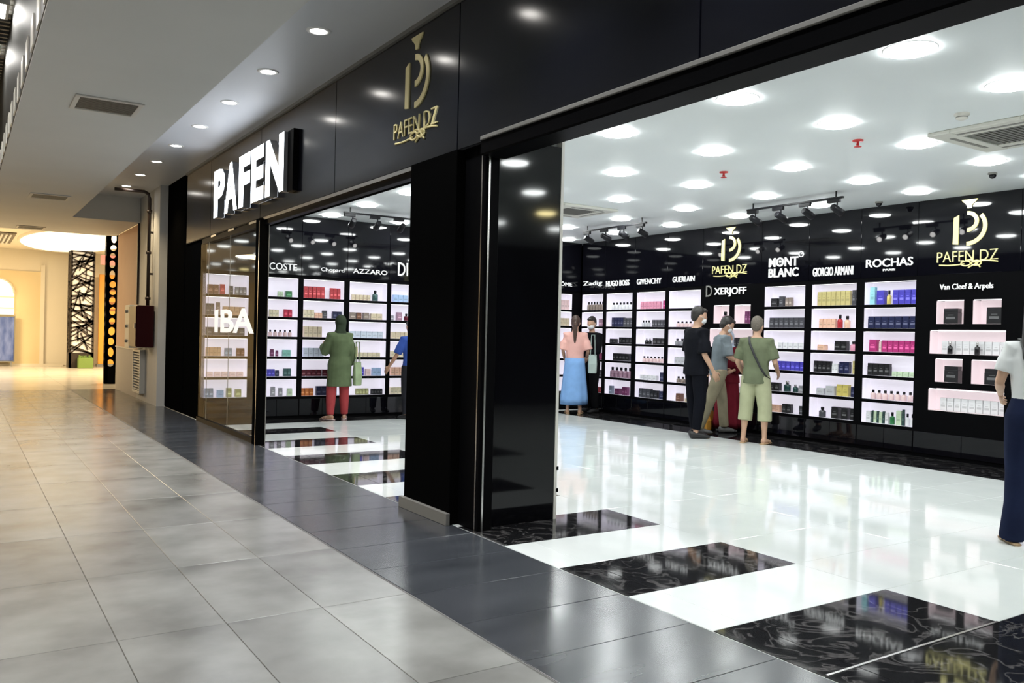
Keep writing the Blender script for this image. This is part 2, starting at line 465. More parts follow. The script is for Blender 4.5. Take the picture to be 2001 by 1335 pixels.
# oval lit dome and slatted grilles beside it
dm = empty('oval_ceiling_light', (3.0, 29.8, 4.06), 0, 'large warm oval light on the far hall ceiling', 'ceiling light')
bm = bmesh.new(); lathe(bm, [(0, .02), (1, .02), (1, .05)], n=40)
for v in bm.verts: v.co.x *= 1.45; v.co.y *= 4.2
link('diffuser', mesh_of(bm, M_OVAL), dm)
bm = bmesh.new(); lathe(bm, [(1, .06), (1, .0), (1.03, .0), (1.05, .06)], n=40)
for v in bm.verts: v.co.x *= 1.45; v.co.y *= 4.2
link('rim', mesh_of(bm, M_CREAM2), dm)
for gx, gy, sx, sy, lb in ((.85, 30.2, 1.0, 3.6, 'left of the oval light'), (2.6, 25.4, 1.1, .6, 'in front of the oval light')):
    t = empty('ceiling_grille', (gx, gy, 4.04), 0, 'slatted ceiling grille %s in the far hall' % lb, 'grille')
    link('frame', boxes([((-sx/2-.04, -sy/2-.04, .05), (sx/2+.04, sy/2+.04, .08))], M_TAN), t)
    ns = int(sx/.11)
    for k in range(ns): link('slat', boxes([((-sx/2+k*.11, -sy/2, 0), (-sx/2+k*.11+.05, sy/2, .05))], M_VENTFRAME), t)
for i, (px, py, ly) in enumerate([(-2.6, 29.5, 'left'), (7.0, 29.0, 'right')]):
    la = bpy.data.lights.new('hall_light', 'AREA'); la.shape = 'DISK'; la.size = 2.4; la.energy = 1150; la.color = WARM
    lo = bpy.data.objects.new('hall_light', la); COL.objects.link(lo); lo.location = (px, py, 4.0)

# wall beside the shop, with corner step and dado
w1 = bobj('wall_right', (3.15, 17.0, 0), (3.6, 19.1, ZS+.3), M_WALLW)
tag(w1, 'off-white wall between the shop pier and the fire cabinet', 'wall', kind='structure')
w2 = bobj('wall_right', (3.16, 19.1, 1.02), (3.6, 22.0, ZC), M_WALLO)
tag(w2, 'peach wall with grey lower half beyond the fire cabinet', 'wall', kind='structure')
bobj('dado', (3.155, 19.1, 0), (3.6, 22.0, 1.0), M_WALLG, w2)
bobj('dado_rail', (3.14, 19.1, 1.0), (3.6, 22.0, 1.03), M_WPLAST, w2)
tag(bobj('trim_3', (3.11, 19.06, 1.95), (3.15, 19.10, ZC), M_PIPE), 'dark vertical corner pipe on the white wall', 'trim', kind='structure')

# ================================================================== SHOPFRONT
XF = 3.28
pier = bobj('wall_front', (3.30, 14.25, 0), (3.75, 17.0, ZS+.2), M_BLACKM)
tag(pier, 'black lacquered end pier of the shopfront', 'wall', kind='structure')
bobj('panel', (3.285, 15.5, .02), (3.30, 16.95, ZS), M_BLACKM, pier)
fa = bobj('trim_1', (3.345, -4, 2.93), (3.62, 15.35, ZS+.2), M_BLACKM)
tag(fa, 'black fascia above the shop openings', 'fascia', kind='structure')
ys = [-4, -1.96, .65, 3.26, 5.87, 8.48, 11.09, 13.7, 15.35]
for a, b in zip(ys, ys[1:]):
    link('panel', boxes([((XF, a+.006, 2.95), (3.34, b-.006, ZS-.04))], M_FASCIA, .003), fa)
bobj('soffit', (3.28, -4, 2.935), (3.62, 15.35, 2.95), M_BLACK, fa)
bobj('trim_strip', (3.268, 6.62, 2.905), (3.29, 10.9, 2.94), M_CHROME, fa)
for a, b in ((11.15, 11.55), (12.3, 12.6), (13.3, 13.6)): bobj('trim_strip', (3.268, a, 2.905), (3.29, b, 2.935), M_CHROME, fa)
bobj('head_rail', (3.29, 6.55, 2.85), (3.36, 14.25, 2.93), M_BLACK, fa)
# automatic-door track over the right opening
trk = link('trim_2', None); trk.empty_display_size = .1
tag(trk, 'long dark sliding-door track box over the main entrance', 'door track', kind='structure')
link('track_box', boxes([((3.27, -4, 2.845), (3.50, 5.50, 2.965))], M_BLACK, .012), trk)
link('cover_strip', boxes([((3.255, -4, 2.955), (3.285, 5.48, 2.985))], M_GREYM, .004), trk)
# column between the two openings
cl = bobj('column', (3.45, 5.66, 0), (4.125, 6.5, 3.43), M_WALLW)
tag(cl, 'square shopfront column clad in black panels, between the two openings', 'column', kind='structure')
link('cladding_panel', boxes([((3.37, 5.60, .0), (4.105, 5.66, 3.04))], M_COLPANEL, .004), cl)
link('edge_strip', boxes([((4.107, 5.60, .0), (4.135, 5.66, 3.43))], M_WPLAST), cl)
link('cladding_panel', boxes([((3.24, 5.80, .0), (3.45, 6.60, 2.94))], M_BLACKM, .004), cl)
link('baseboard', boxes([((3.205, 5.78, 0), (3.24, 6.63, .095))], M_GREYM, .003), cl)
link('jamb', boxes([((3.32, 5.5, 0), (3.45, 5.80, 2.94))], M_BLACK, .004), cl)
link('door_guide', boxes([((3.315, 5.53, 0), (3.328, 5.545, 2.88))], M_CHROME), cl)
link('door_guide', boxes([((3.345, 5.485, 0), (3.36, 5.5, 2.88))], M_CHROME), cl)
link('hinge_bolt', boxes([((4.125, 5.60, .22), (4.15, 5.63, .25)), ((4.125, 5.60, .40), (4.15, 5.63, .43))], M_BLACK), cl)
# shop window at the far end
wi = empty('window_1', (0, 0, 0), 0, 'fixed glass shop window at the far end of the shopfront', 'window', kind='structure')
for a, b in ((11.12, 12.5), (12.508, 13.75), (13.758, 14.25)):
    link('pane', boxes([((3.278, a, .07), (3.288, b, 2.85))], M_GLASS), wi)
for a in (12.504, 13.754): bobj('joint', (3.279, a-.003, .07), (3.287, a+.003, 2.85), M_GREYM, wi)
bobj('bottom_rail', (3.25, 11.1, 0), (3.32, 14.25, .07), M_BLACK, wi)
bobj('mullion', (3.24, 10.93, 0), (3.36, 11.12, 2.93), M_BLACKM, wi)
bobj('chrome_edge', (3.237, 10.96, 0), (3.241, 10.975, 2.9), M_CHROME, wi)
bobj('chrome_edge', (3.35, 10.915, 0), (3.358, 10.93, 2.9), M_GREYM, wi)
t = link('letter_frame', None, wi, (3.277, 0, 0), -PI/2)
lettering('lettering', 'IBA', t, -13.3, -11.25, 1.44, 1.78, -.002, mat('sign_reflection_white', (.85, .85, .85), .4, emit=(1, 1, 1), es=.45), .004, .02)  # glowing letters stand in for a lit sign's reflection in the glass

# shop signs on the fascia
sg = empty('shop_sign', (XF, 13.3, 0), -PI/2, 'large white lit shop sign letters on the black fascia', 'sign')
for ch, u0, u1 in (('P', .20, .80), ('A', .80, 1.46), ('F', 1.54, 2.06), ('E', 2.12, 2.66), ('N', 2.74, 3.44)):
    lettering('lettering', ch, sg, u0, u1, 3.14, 3.835, -.10, M_SIGNF, .098, .05, M_SIGNS)
link('backing_board', boxes([((3.46, -.06, 3.12), (3.66, 0, 3.84))], M_BLACK, .004), sg)

def logo(parent, u, z0, s, m_, y, thick=.02):
    """gold bottle emblem with name and flourish; u = centre, z0 = top"""
    X = lambda a, b, d: Vector((u + a*s, d, z0 - b*s))
    y0, y1 = y, y+thick
    bm = bmesh.new()
    cap = [(-.10, 0), (.10, 0), (.085, .025), (.05, .05), (.03, .075), (.025, .11), (-.025, .11), (-.03, .075), (-.05, .05), (-.085, .025)]
    prism(bm, cap, y0, y1, X)
    prism(bm, [(-.195, .215), (-.13, .185), (-.13, .555), (-.20, .545)], y0, y1, X)
    def arc(cx, cy, ra, rb, a0, a1, wd, n=14):
        o_, i_ = [], []
        for k in range(n+1):
            a = math.radians(a0+(a1-a0)*k/n)
            o_.append((cx+ra*math.cos(a), cy-rb*math.sin(a)))
            i_.append((cx+(ra-wd)*math.cos(a), cy-(rb-wd)*math.sin(a)))
        for k in range(n):
            prism(bm, [o_[k], o_[k+1], i_[k+1], i_[k]], y0, y1, X)
    arc(-.025, .275, .145, .130, 90, -90, .048)
    arc(-.025, .34, .248, .236, 40, -90, .05)
    link('emblem', mesh_of(bm, m_), parent)
    lettering('lettering', 'PAFEN DZ', parent, u-.40*s, u+.36*s, z0-.765*s, z0-.635*s, y, m_, thick, -.014)
    bm = bmesh.new()
    def cur(f, n=16):
        pts = [X(*f(k/n), y+.006) for k in range(n+1)]
        tube(bm, pts, .009*s, 5)
    cur(lambda t: (-.37+.32*t, .80+.01*math.sin(PI*t)))
    cur(lambda t: (.02+.34*t, .79-.02*math.sin(PI*t)))
    cur(lambda t: (-.03+.06*math.cos(2*PI*t), .795+.03*math.sin(2*PI*t)))
    cur(lambda t: (.10+.06*math.cos(2*PI*t), .795+.03*math.sin(2*PI*t)))
    cur(lambda t: (-.05+.20*t, .77+.08*t-.05*math.sin(PI*t)))
    cur(lambda t: (.0+.16*t, .85-.08*t))
    link('flourish', mesh_of(bm, m_), parent)
lg = empty('facade_emblem', (XF, 6.62, 0), -PI/2, 'gold bottle emblem and name on the black fascia over the column', 'sign')
logo(lg, .02, 4.06, 1.08, M_GOLDD, -.012, .012)

# ================================================================== MALL FITTINGS
def downlight(y, label, warm=False):
    t = empty('downlight', (2.64, y, ZS), 0, label, 'ceiling light', 'downlights along the raised ceiling strip')
    if 'ring' not in TILE_CACHE:
        bm = bmesh.new(); lathe(bm, [(.075, 0), (.075, -.008), (.105, -.006), (.11, 0)], n=20); TILE_CACHE['ring'] = mesh_of(bm, M_LRING)
        bm = bmesh.new(); lathe(bm, [(0, -.002), (.075, -.002)], n=20); TILE_CACHE['disc'] = mesh_of(bm, M_MDISC)
    link('trim_ring', TILE_CACHE['ring'], t); link('lens', TILE_CACHE['disc'], t)
    l = bpy.data.lights.new('downlight_lamp', 'SPOT'); l.energy = P_MALLSPOT; l.spot_size = math.radians(110); l.spot_blend = .8; l.shadow_soft_size = .07
    l.color = (1, .80, .50) if warm else (.95, .97, 1)
    lo = bpy.data.objects.new('downlight_lamp', l); COL.objects.link(lo); lo.parent = t; lo.location = (0, 0, -.02)
for k in range(-4, 9):
    n = k+5
    yy = 7.29+1.463*k
    if yy > 18.8: break
    downlight(yy, ('recessed downlight in the raised strip, %s along from the camera end' % (ORD[n-1] if n <= 12 else 'last')), k in (2, 6, 7, 8))

def air_vent(x, y, label, s=.6, group='square air vents in the lower corridor ceiling'):
    t = empty('air_vent', (x, y, ZC), 0, label, 'air vent', group)
    h = s/2
    link('frame', boxes([((-h, -h, -.015), (h, -h+.045, 0)), ((-h, h-.045, -.015), (h, h, 0)), ((-h, -h+.045, -.015), (-h+.045, h-.045, 0)), ((h-.045, -h+.045, -.015), (h, h-.045, 0))], M_VENTFRAME, .003), t)
    link('backing', boxes([((-h+.045, -h+.045, -.002), (h-.045, h-.045, 0))], M_GREYM), t)
    sm = boxes([((-h+.045, 0, -.013), (h-.045, .022, -.003))], mat('vent_slat_grey', (.13, .125, .11), .5))
    for k in range(11): link('slat', sm, t, (0, -h+.06+k*(s-.13)/11, 0))
air_vent(1.185, 9.15, 'nearest square air vent in the grey corridor ceiling')
air_vent(1.26, 16.25, 'second square air vent further along the grey corridor ceiling')
air_vent(1.33, 21.9-.2, 'third, farthest air vent at the end of the grey corridor ceiling', .56)

# water pipe, fire cabinet, electrical box, grille
pp = empty('water_pipe', (3.07, 17.6, 0), 0, 'dark brown water pipe running down the white wall into the red cabinet', 'pipe')
bm = bmesh.new(); tube(bm, [(0, 0, 1.9), (0, 0, 3.98), (-.02, 0, 4.06), (-.1, .0, 4.10), (-.62, .05, 4.10)], .032, 10)
link('pipe_run', mesh_of(bm, M_PIPE), pp)
bm = bmesh.new()
for zz in (2.02, 2.9, 3.7): lathe(bm, [(.033, 0), (.05, .0), (.05, .05), (.033, .05)], (0, 0, zz), 12)
link('coupling', mesh_of(bm, M_PIPE), pp)
link('bracket', boxes([((.0, -.02, 3.3), (.08, .02, 3.34)), ((.0, -.02, 2.5), (.08, .02, 2.54))], M_PIPE), pp)
fc = empty('fire_hose_cabinet', (3.128, 17.6, 0), 0, 'dark red fire hose cabinet on the white wall under the pipe', 'fire cabinet')
link('body', boxes([((-.30, -.35, 1.10), (0, .45, 1.90))], M_REDCAB, .008), fc)
dr = link('door', boxes([((-.318, -.33, 1.12), (-.30, .43, 1.88))], M_REDCAB, .004), fc)
link('handle', boxes([((-.335, -.26, 1.46), (-.318, -.23, 1.56))], M_CHROME, .003), dr)
eb = empty('electrical_box', (3.15, 18.75, 0), 0, 'cream electrical box with knobs next to the red cabinet', 'electrical box')
link('body', boxes([((-.26, -.25, 1.06), (0, .28, 1.93))], M_WPLAST, .008), eb)
link('window_slot', boxes([((-.20, -.256, 1.30), (-.11, -.25, 1.70))], M_GREYM), eb)
for zz in (1.2, 1.5, 1.8):
    bm = bmesh.new(); tube(bm, [(-.25, .0, zz), (-.30, .0, zz)], [.035, .03], 10); link('knob', mesh_of(bm, M_GREYM), eb)
wg = empty('wall_grille', (3.15, 18.62, 0), 0, 'tall white-framed vent grille low on the wall under the electrical box', 'grille')
link('frame', boxes([((-.10, -.42, .15), (0, -.36, 1.03)), ((-.10, .36, .15), (0, .42, 1.03)), ((-.10, -.36, .15), (0, .36, .20)), ((-.10, -.36, .98), (0, .36, 1.03))], M_WPLAST, .004), wg)
link('backing', boxes([((-.04, -.36, .2), (-.02, .36, .98))], M_GREYM), wg)
sm = boxes([((-.09, -.36, 0), (-.06, .36, .025))], M_VENTFRAME)
for k in range(14): link('slat', sm, wg, (0, 0, .215+k*.055))

# lattice columns
def lattice_column(x, y, sx, sy, h, label, holes, glow_filler, planter=None):
    t = empty('lattice_column', (x, y, 0), 0, label, 'column')
    rnd = random.Random(int(x*100+y))
    if glow_filler: link('glow_filler', boxes([((.02, .02, 0), (sx-.02, sy-.02, h))], glow_filler), t)  # added glowing filler stands in for the bright wall seen through the lattice
    bm = bmesh.new(); th = .03
    faces = [(Vector((0, 0, 0)), Vector((1, 0, 0)), sx, Vector((0, -1, 0))), (Vector((0, sy, 0)), Vector((0, -1, 0)), sy, Vector((-1, 0, 0))),
             (Vector((sx, 0, 0)), Vector((0, 1, 0)), sy, Vector((1, 0, 0))), (Vector((sx, sy, 0)), Vector((-1, 0, 0)), sx, Vector((0, 1, 0)))]
    for o_, u_, L_, n_ in (faces[:2] if holes == 'oval' else faces):
        def bar(a, b, wd):
            p, q = Vector(a), Vector(b); d = (q-p)
            if d.length < .02: return
            nn = Vector((-d.y, d.x)).normalized()*wd/2
            quad = [(p+nn), (q+nn), (q-nn), (p-nn)]
            prism(bm, [(v.x, v.y) for v in quad], 0, th, lambda uu, vv, dd: o_ + u_*max(0, min(L_, uu)) + Vector((0, 0, max(0, min(h, vv)))) + n_*dd)
        bar((.02, .0), (.02, h), .05); bar((L_-.02, 0), (L_-.02, h), .05)
        bar((0, h-.03), (L_, h-.03), .06)
        if holes == 'oval':
            bar((0, .2), (L_, .2), .4)
            z = .4
            while z < h-.14:
                hh = min(rnd.uniform(.17, .30), h-.02-z); cu_, cv_ = L_*rnd.uniform(.42, .58), z+hh*.5
                ra, rb = L_*rnd.uniform(.26, .34), hh*rnd.uniform(.34, .42); tl = rnd.uniform(-.25, .25); N_ = 20
                pin, pout = [], []
                for k in range(N_):
                    a = 2*PI*k/N_; c_, s_ = math.cos(a), math.sin(a)
                    pin.append((cu_+ra*c_+tl*rb*s_*.4, cv_+rb*s_))
                    q = min((L_-cu_ if c_ > 0 else cu_)/max(abs(c_), 1e-6), (hh*.5)/max(abs(s_), 1e-6)); pout.append((cu_+q*c_, cv_+q*s_))
                for k in range(N_):
                    prism(bm, [pin[k], pin[(k+1) % N_], pout[(k+1) % N_], pout[k]], 0, th, lambda uu, vv, dd: o_ + u_*max(0, min(L_, uu)) + Vector((0, 0, vv)) + n_*dd)
                z += hh
        else:
            bar((0, .26), (L_, .26), .54)
            z = .5
            while z < h-.1:
                bar((0, z), (L_, z+rnd.uniform(-.55, .75)), rnd.uniform(.05, .085))
                if rnd.random() < .75: bar((rnd.uniform(0, L_), z), (rnd.uniform(0, L_), z+rnd.uniform(.35, .8)), rnd.uniform(.035, .06))
                if rnd.random() < .8: bar((L_, z), (rnd.uniform(0, .5)*L_, z+rnd.uniform(.1, .5)), rnd.uniform(.03, .05))
                z += rnd.uniform(.12, .20)
    la = link('lattice', mesh_of(bm, mat('dark_brown_lattice', (.030, .020, .014), .5) if holes != 'oval' else M_BLACK), t); tag(la, kind='stuff')
    return t
lattice_column(3.21, 24.0, .24, .24, 3.96, 'slim black column with oval cut-outs at the corner of the peach wall', 'oval', None)
lattice_column(3.27, 33.0, .72, .72, 4.1, 'wide dark branch-pattern lattice column at the far end of the mall', 'branch', mat('bright_wall_glow', (.82, .74, .58), .5, emit=(1, .9, .7), es=.35))
pl = empty('planter_box', (3.50, 32.75, 0), 0, 'green planter box at the foot of the branch-pattern column', 'planter')
link('box', boxes([((.0, -.2, 0), (.46, .18, .36))], mat('lime_green', (.15, .23, .05), .5), .01), pl)
bm = bmesh.new()
for k in range(60):
    a = (random.uniform(.03, .43), random.uniform(-.17, .15), .34); b_ = (a[0]+random.uniform(-.05, .05), a[1]+random.uniform(-.05, .05), random.uniform(.38, .46))
    tube(bm, [a, b_], [.012, .003], 4)
lv = link('leaves', mesh_of(bm, mat('plant_green', (.16, .28, .05), .5)), pl); tag(lv, kind='stuff')
ob = empty('orange_banner', (4.27, 33.9, 0), 0, 'tall orange banner between the two lattice columns at the far wall', 'banner')
link('base', boxes([((-.05, -.15, 0), (.75, .2, .1))], M_GREYM), ob)
link('panel', boxes([((0, 0, .1), (.7, .06, 3.35))], mat('orange_print', (.75, .33, .04), .5), .01), ob)
bm = bmesh.new()
for k in range(6): box(bm, (.20, -.012, 1.55+k*.24), (.58, 0, 1.63+k*.24))
link('dark_marks', mesh_of(bm, mat('brown_print', (.30, .11, .02), .5)), ob)
pk = empty('pink_hanging_sign', (4.0, 31.5, 3.55), 0, 'small pink sign hanging between the lattice columns', 'sign')
link('panel', boxes([((0, 0, 0), (.55, .05, .32))], mat('pink_acrylic', (.75, .25, .25), .4), .01), pk)
link('rod', boxes([((.1, .02, .32), (.115, .035, .55)), ((.43, .02, .32), (.445, .035, .55))], M_GREYM), pk)

# ================================================================== SHOP SHELL
ZR = 3.43
cs = bobj('ceiling', (3.62, -4, ZR), (11.5, 14.6, 3.6), M_SCEIL)
tag(cs, 'bright white shop ceiling with round lights', 'ceiling', kind='structure')
wb = bobj('wall_back', (11.2, -4, 0), (11.5, 14.6, ZR), M_BLACKM); tag(wb, 'black rear wall behind the long shelving', 'wall', kind='structure')
we = bobj('wall_end', (3.62, 14.3, 0), (11.5, 14.6, ZR), M_BLACKM); tag(we, 'black end wall behind the left shelving', 'wall', kind='structure')
wn = bobj('wall_near', (3.62, -4.2, 0), (11.5, -4, ZR), M_BLACKM); tag(wn, 'shop end wall behind the camera side', 'wall', kind='structure')

bm = bmesh.new(); lathe(bm, [(.150, -.001), (.150, -.005), (.165, -.004), (.170, -.001)], n=28); RING = mesh_of(bm, M_LRING)
bm = bmesh.new(); lathe(bm, [(0, -.03), (.10, -.028), (.145, -.018), (.152, -.004)], n=28); DISC = mesh_of(bm, M_LAMP)
bm = bmesh.new(); lathe(bm, [(0, -.03), (.10, -.028), (.145, -.018), (.152, -.004)], n=28); DISCW = mesh_of(bm, M_LAMPW)
LX = [5.18, 6.45, 7.70, 8.97, 10.10]
for i, x in enumerate(LX):
    for j in range(-3, 8):
        y = 3.25+1.465*j
        if i == 2 and j in (0, 5): continue
        far_n = 8-j
        t = empty('round_ceiling_light', (x, y, ZR), 0, 'round white shop ceiling light, %s row in from the shopfront, %s from the end wall' % (ORD[i], ORD[far_n-1]), 'ceiling light', 'round lights in the shop ceiling')
        link('trim_ring', RING, t); link('diffuser', DISCW if (i == 2 and j == -2) else DISC, t)

def ac_unit(x0, y0, s, label):
    t = empty('air_conditioner', (x0+s/2, y0+s/2, ZR), 0, label, 'air conditioner', 'square ceiling air conditioners')
    h = s/2; g = h-.21
    M_AC = mat('ac_cream_plastic', (.64, .63, .57), .45)
    link('frame', boxes([((-h, -h, -.035), (h, -g, 0)), ((-h, g, -.035), (h, h, 0)), ((-h, -g, -.035), (-g, g, 0)), ((g, -g, -.035), (h, g, 0))], M_AC, .006), t)
    for a, b in (((-g, -h+.09, -.038), (g, -h+.13, -.034)), ((-g, h-.13, -.038), (g, h-.09, -.034)), ((-h+.09, -g, -.038), (-h+.13, g, -.034)), ((h-.13, -g, -.038), (h-.09, g, -.034))):
        link('louvre', boxes([(a, b)], M_GREYM), t)
    link('grille', boxes([((-g, -g, -.02), (g, g, -.005))], mat('ac_grille_grey', (.14, .14, .125), .5)), t)
    sm = boxes([((-g, 0, -.028), (g, .012, -.02))], M_GREYM)
    for k in range(12): link('slat', sm, t, (0, -g+.03+k*(2*g-.06)/12, 0))
ac_unit(7.38, 3.42, 1.02, 'square cream ceiling air conditioner at the right of the shop ceiling')
ac_unit(7.3, 9.85, 1.0, 'farther square cream ceiling air conditioner near the column')
def sprinkler(x, y, label):
    t = empty('sprinkler_head', (x, y, ZR), 0, label, 'sprinkler', 'red sprinkler heads')
    bm = bmesh.new(); lathe(bm, [(0, 0), (.05, 0), (.05, -.012), (.012, -.015), (.012, -.05), (0, -.05)], n=12); link('body', mesh_of(bm, M_RED), t)
    bm = bmesh.new(); lathe(bm, [(0, -.06), (.035, -.062), (.035, -.066), (0, -.068)], n=12); tube(bm, [(.012, 0, -.03), (.02, 0, -.05), (.0, 0, -.062)], .004, 5); tube(bm, [(-.012, 0, -.03), (-.02, 0, -.05), (.0, 0, -.062)], .004, 5)
    link('deflector', mesh_of(bm, M_RED), t)
sprinkler(7.13, 4.98, 'red sprinkler head between the ceiling lights nearer the air conditioner')
sprinkler(7.33, 6.85, 'red sprinkler head in the middle of the shop ceiling')
def detector(x, y, label):
    t = empty('smoke_detector', (x, y, ZR), 0, label, 'smoke detector')
    bm = bmesh.new(); lathe(bm, [(.06, 0), (.06, -.015), (.045, -.02), (.045, -.045), (.02, -.055), (0, -.055)], n=16); link('body', mesh_of(bm, M_WPLAST), t)
    bm = bmesh.new(); lathe(bm, [(.046, -.028), (.047, -.032), (.046, -.036)], n=16); link('vent_band', mesh_of(bm, M_GREYM), t)
detector(6.96, 3.89, 'white smoke detector in front of the right air conditioner')
def cctv(x, y, label):
    t = empty('dome_camera', (x, y, ZR), 0, label, 'security camera', 'dome cameras')
    bm = bmesh.new(); lathe(bm, [(.05, 0), (.05, -.02), (.04, -.024)], n=14); link('base', mesh_of(bm, M_GREYM), t)
    bm = bmesh.new(); lathe(bm, [(.04, -.02), (.036, -.045), (.018, -.062), (0, -.066)], n=14); link('dome', mesh_of(bm, M_BLACKGLOSS), t)
cctv(10.45, 6.95, 'small black dome camera above the shelving beside the large gold emblem')
cctv(9.6, 5.0, 'small black dome camera at the right edge of the shop ceiling')

def track(x, y, rz, L_, n, aim, label):
    t = empty('track_light', (x, y, ZR), rz, label, 'track light', 'black ceiling track lights')
    link('rail', boxes([((0, -.018, -.10), (L_, .018, -.075))], M_TRACKB, .003), t)
    link('stem', boxes([((.1, -.008, -.08), (.116, .008, 0)), ((L_-.116, -.008, -.08), (L_-.1, .008, 0))], M_TRACKB), t)
    for k in range(n):
        u = .12 + (L_-.24)*k/(n-1)
        hd = link('adapter_box', boxes([((u-.11, -.022, -.145), (u+.07, .022, -.10))], M_TRACKB, .004), t)
        d = Vector((.25*(-1)**k*0+.1, aim, -.42)).normalized()
        c = Vector((u+.03, 0, -.24))
        bm = bmesh.new(); tube(bm, [(u+.03, 0, -.145), (u+.03, 0, -.2)], .01, 6)
        tube(bm, [c-d*.09, c-d*.085, c+d*.05, c+d*.09], [.03, .042, .048, .05], 12); link('spot_head', mesh_of(bm, M_TRACKB), hd)
        bm = bmesh.new(); tube(bm, [c+d*.088, c+d*.093], [.040, .040], 12); link('lens', mesh_of(bm, M_LENS), hd)
track(9.33, 8.26, -PI/2, 1.56, 4, 1, 'black track light with four spots in front of the olive-shirted man')
track(9.15, 11.78, -PI/2, 1.62, 4, 1, 'black track light with four spots near the shop corner')
track(4.98, 12.46, 0, 1.5, 4, 1, 'black track light with four spots facing the end wall')
track(9.33, 3.6, -PI/2, 1.56, 4, 1, 'black track light with four spots nearest the shop end')

# ================================================================== SHELVING
ZROW = [.38, .715, 1.05, 1.385, 1.715, 2.05]       # floors of the openings, bottom to top
HO = .285
CELLD = .20
SM = {}
def bay(name, loc, rz, W, a, b, label, texts, phrase, goods=None, kind='rows', seam=True):
    """local frame: x right, y into the wall, z up; opening from a to b"""
    D = .34
    t = empty('display_shelf', loc, rz, label, 'shelving', 'backlit perfume display bays')
    link('side_panel', boxes([((0, 0, 0), (a, D, 2.43))], M_BLACK), t)
    link('side_panel', boxes([((b, 0, 0), (W, D, 2.43))], M_BLACK), t)
    link('header_panel', boxes([((.003, -.006, 2.43), (W-.003, .02, ZR))], M_BLACKGLOSS, .002), t)
    cb_ = link('base_cabinet', boxes([((a, 0, 0.0), (b, D, .345))], M_BLACK), t)
    for k in range(2):
        dw = (W-.02)/2
        link('door', boxes([((.008+k*(dw+.004), -.012, .05), (.008+k*(dw+.004)+dw, 0, .335))], M_BLACKGLOSS, .003), cb_)
    if kind == 'rows':
        link('back_panel', boxes([((a, CELLD, .37), (b, CELLD+.01, 2.41))], M_CELL), t)
        zs = [.345] + [z-.045 for z in ZROW[1:]] + [2.37]
        for i, z in enumerate(zs):
            top = .38 if i == 0 else (2.43 if i == 6 else ZROW[i])
            sh = link('shelf', boxes([((a, 0, z), (b, CELLD, top))], M_BLACK), t)
            if i < 6: link('liner', boxes([((a, .012, top), (b, CELLD, top+.002))], M_CELLIN2), sh)
            if i > 0: link('light_strip', boxes([((a+.005, .05, z-.004), (b-.005, .062, z))], M_STRIP), sh)
        link('side_liner', boxes([((a, .012, .38), (a+.003, CELLD, 2.375)), ((b-.003, .012, .38), (b, CELLD, 2.375))], M_CELL), t)
        cells = [(a+.004, b-.004, ZROW[5-r]+.002, HO) for r in range(6)]
    else:
        link('back_panel', boxes([((a, CELLD, .37), (b, CELLD+.01, 2.13))], M_CELLP), t)
        q = W/1.3
        s1, s2, s3, s4 = .27*q, .63*q, .74*q, 1.09*q
        l0, l1 = .19*q, 1.15*q
        zz = [(.635, .935), (1.015, 1.325), (1.385, 1.705), (1.78, 2.095)]
        cells = [(s1, s2, 1.782, .31), (s3, s4, 1.782, .31), (l0, l1, 1.387, .31), (s1, s2, 1.017, .31), (s3, s4, 1.017, .31), (l0, l1, .637, .29)]
        zprev = .345
        for i, (z0, z1) in enumerate(zz):
            sh = link('shelf', boxes([((a, 0, zprev), (b, CELLD, z0))], M_BLACK), t)
            link('liner', boxes([((a, .012, z0), (b, CELLD, z0+.002))], mat('pink_niche_liner', (.85, .72, .74), .4)), sh)
            if i % 2:
                for p, q_ in ((a, s1), (s2, s3), (s4, b)): link('divider', boxes([((p, 0, z0), (q_, CELLD, z1))], M_BLACK), t)
            else:
                for p, q_ in ((a, l0), (l1, b)): link('divider', boxes([((p, 0, z0), (q_, CELLD, z1))], M_BLACK), t)
            zprev = z1
        sh = link('shelf', boxes([((a, 0, zprev), (b, CELLD, 2.43))], M_BLACK), t)
        for c in cells:
            link('side_liner', boxes([((c[0], .01, c[2]), (c[0]+.003, CELLD, c[2]+c[3]-.012))], M_CELLP), t)
            link('side_liner', boxes([((c[1]-.003, .01, c[2]), (c[1], CELLD, c[2]+c[3]-.012))], M_CELLP), t)
        for c in cells: link('light_strip', boxes([((c[0]+.005, .02, c[2]+c[3]-.01), (c[1]-.005, .035, c[2]+c[3]-.002))], M_STRIP), t)
    for tx in texts:
        s_, u0, u1, v0, v1 = tx[:5]
        lettering('lettering', s_, t, u0, u1, v0, v1, -.022, tx[5] if len(tx) > 5 else M_SILV, .016, tx[6] if len(tx) > 6 else 0)
    if goods: stock(t, loc, rz, cells, goods, phrase)
    return t

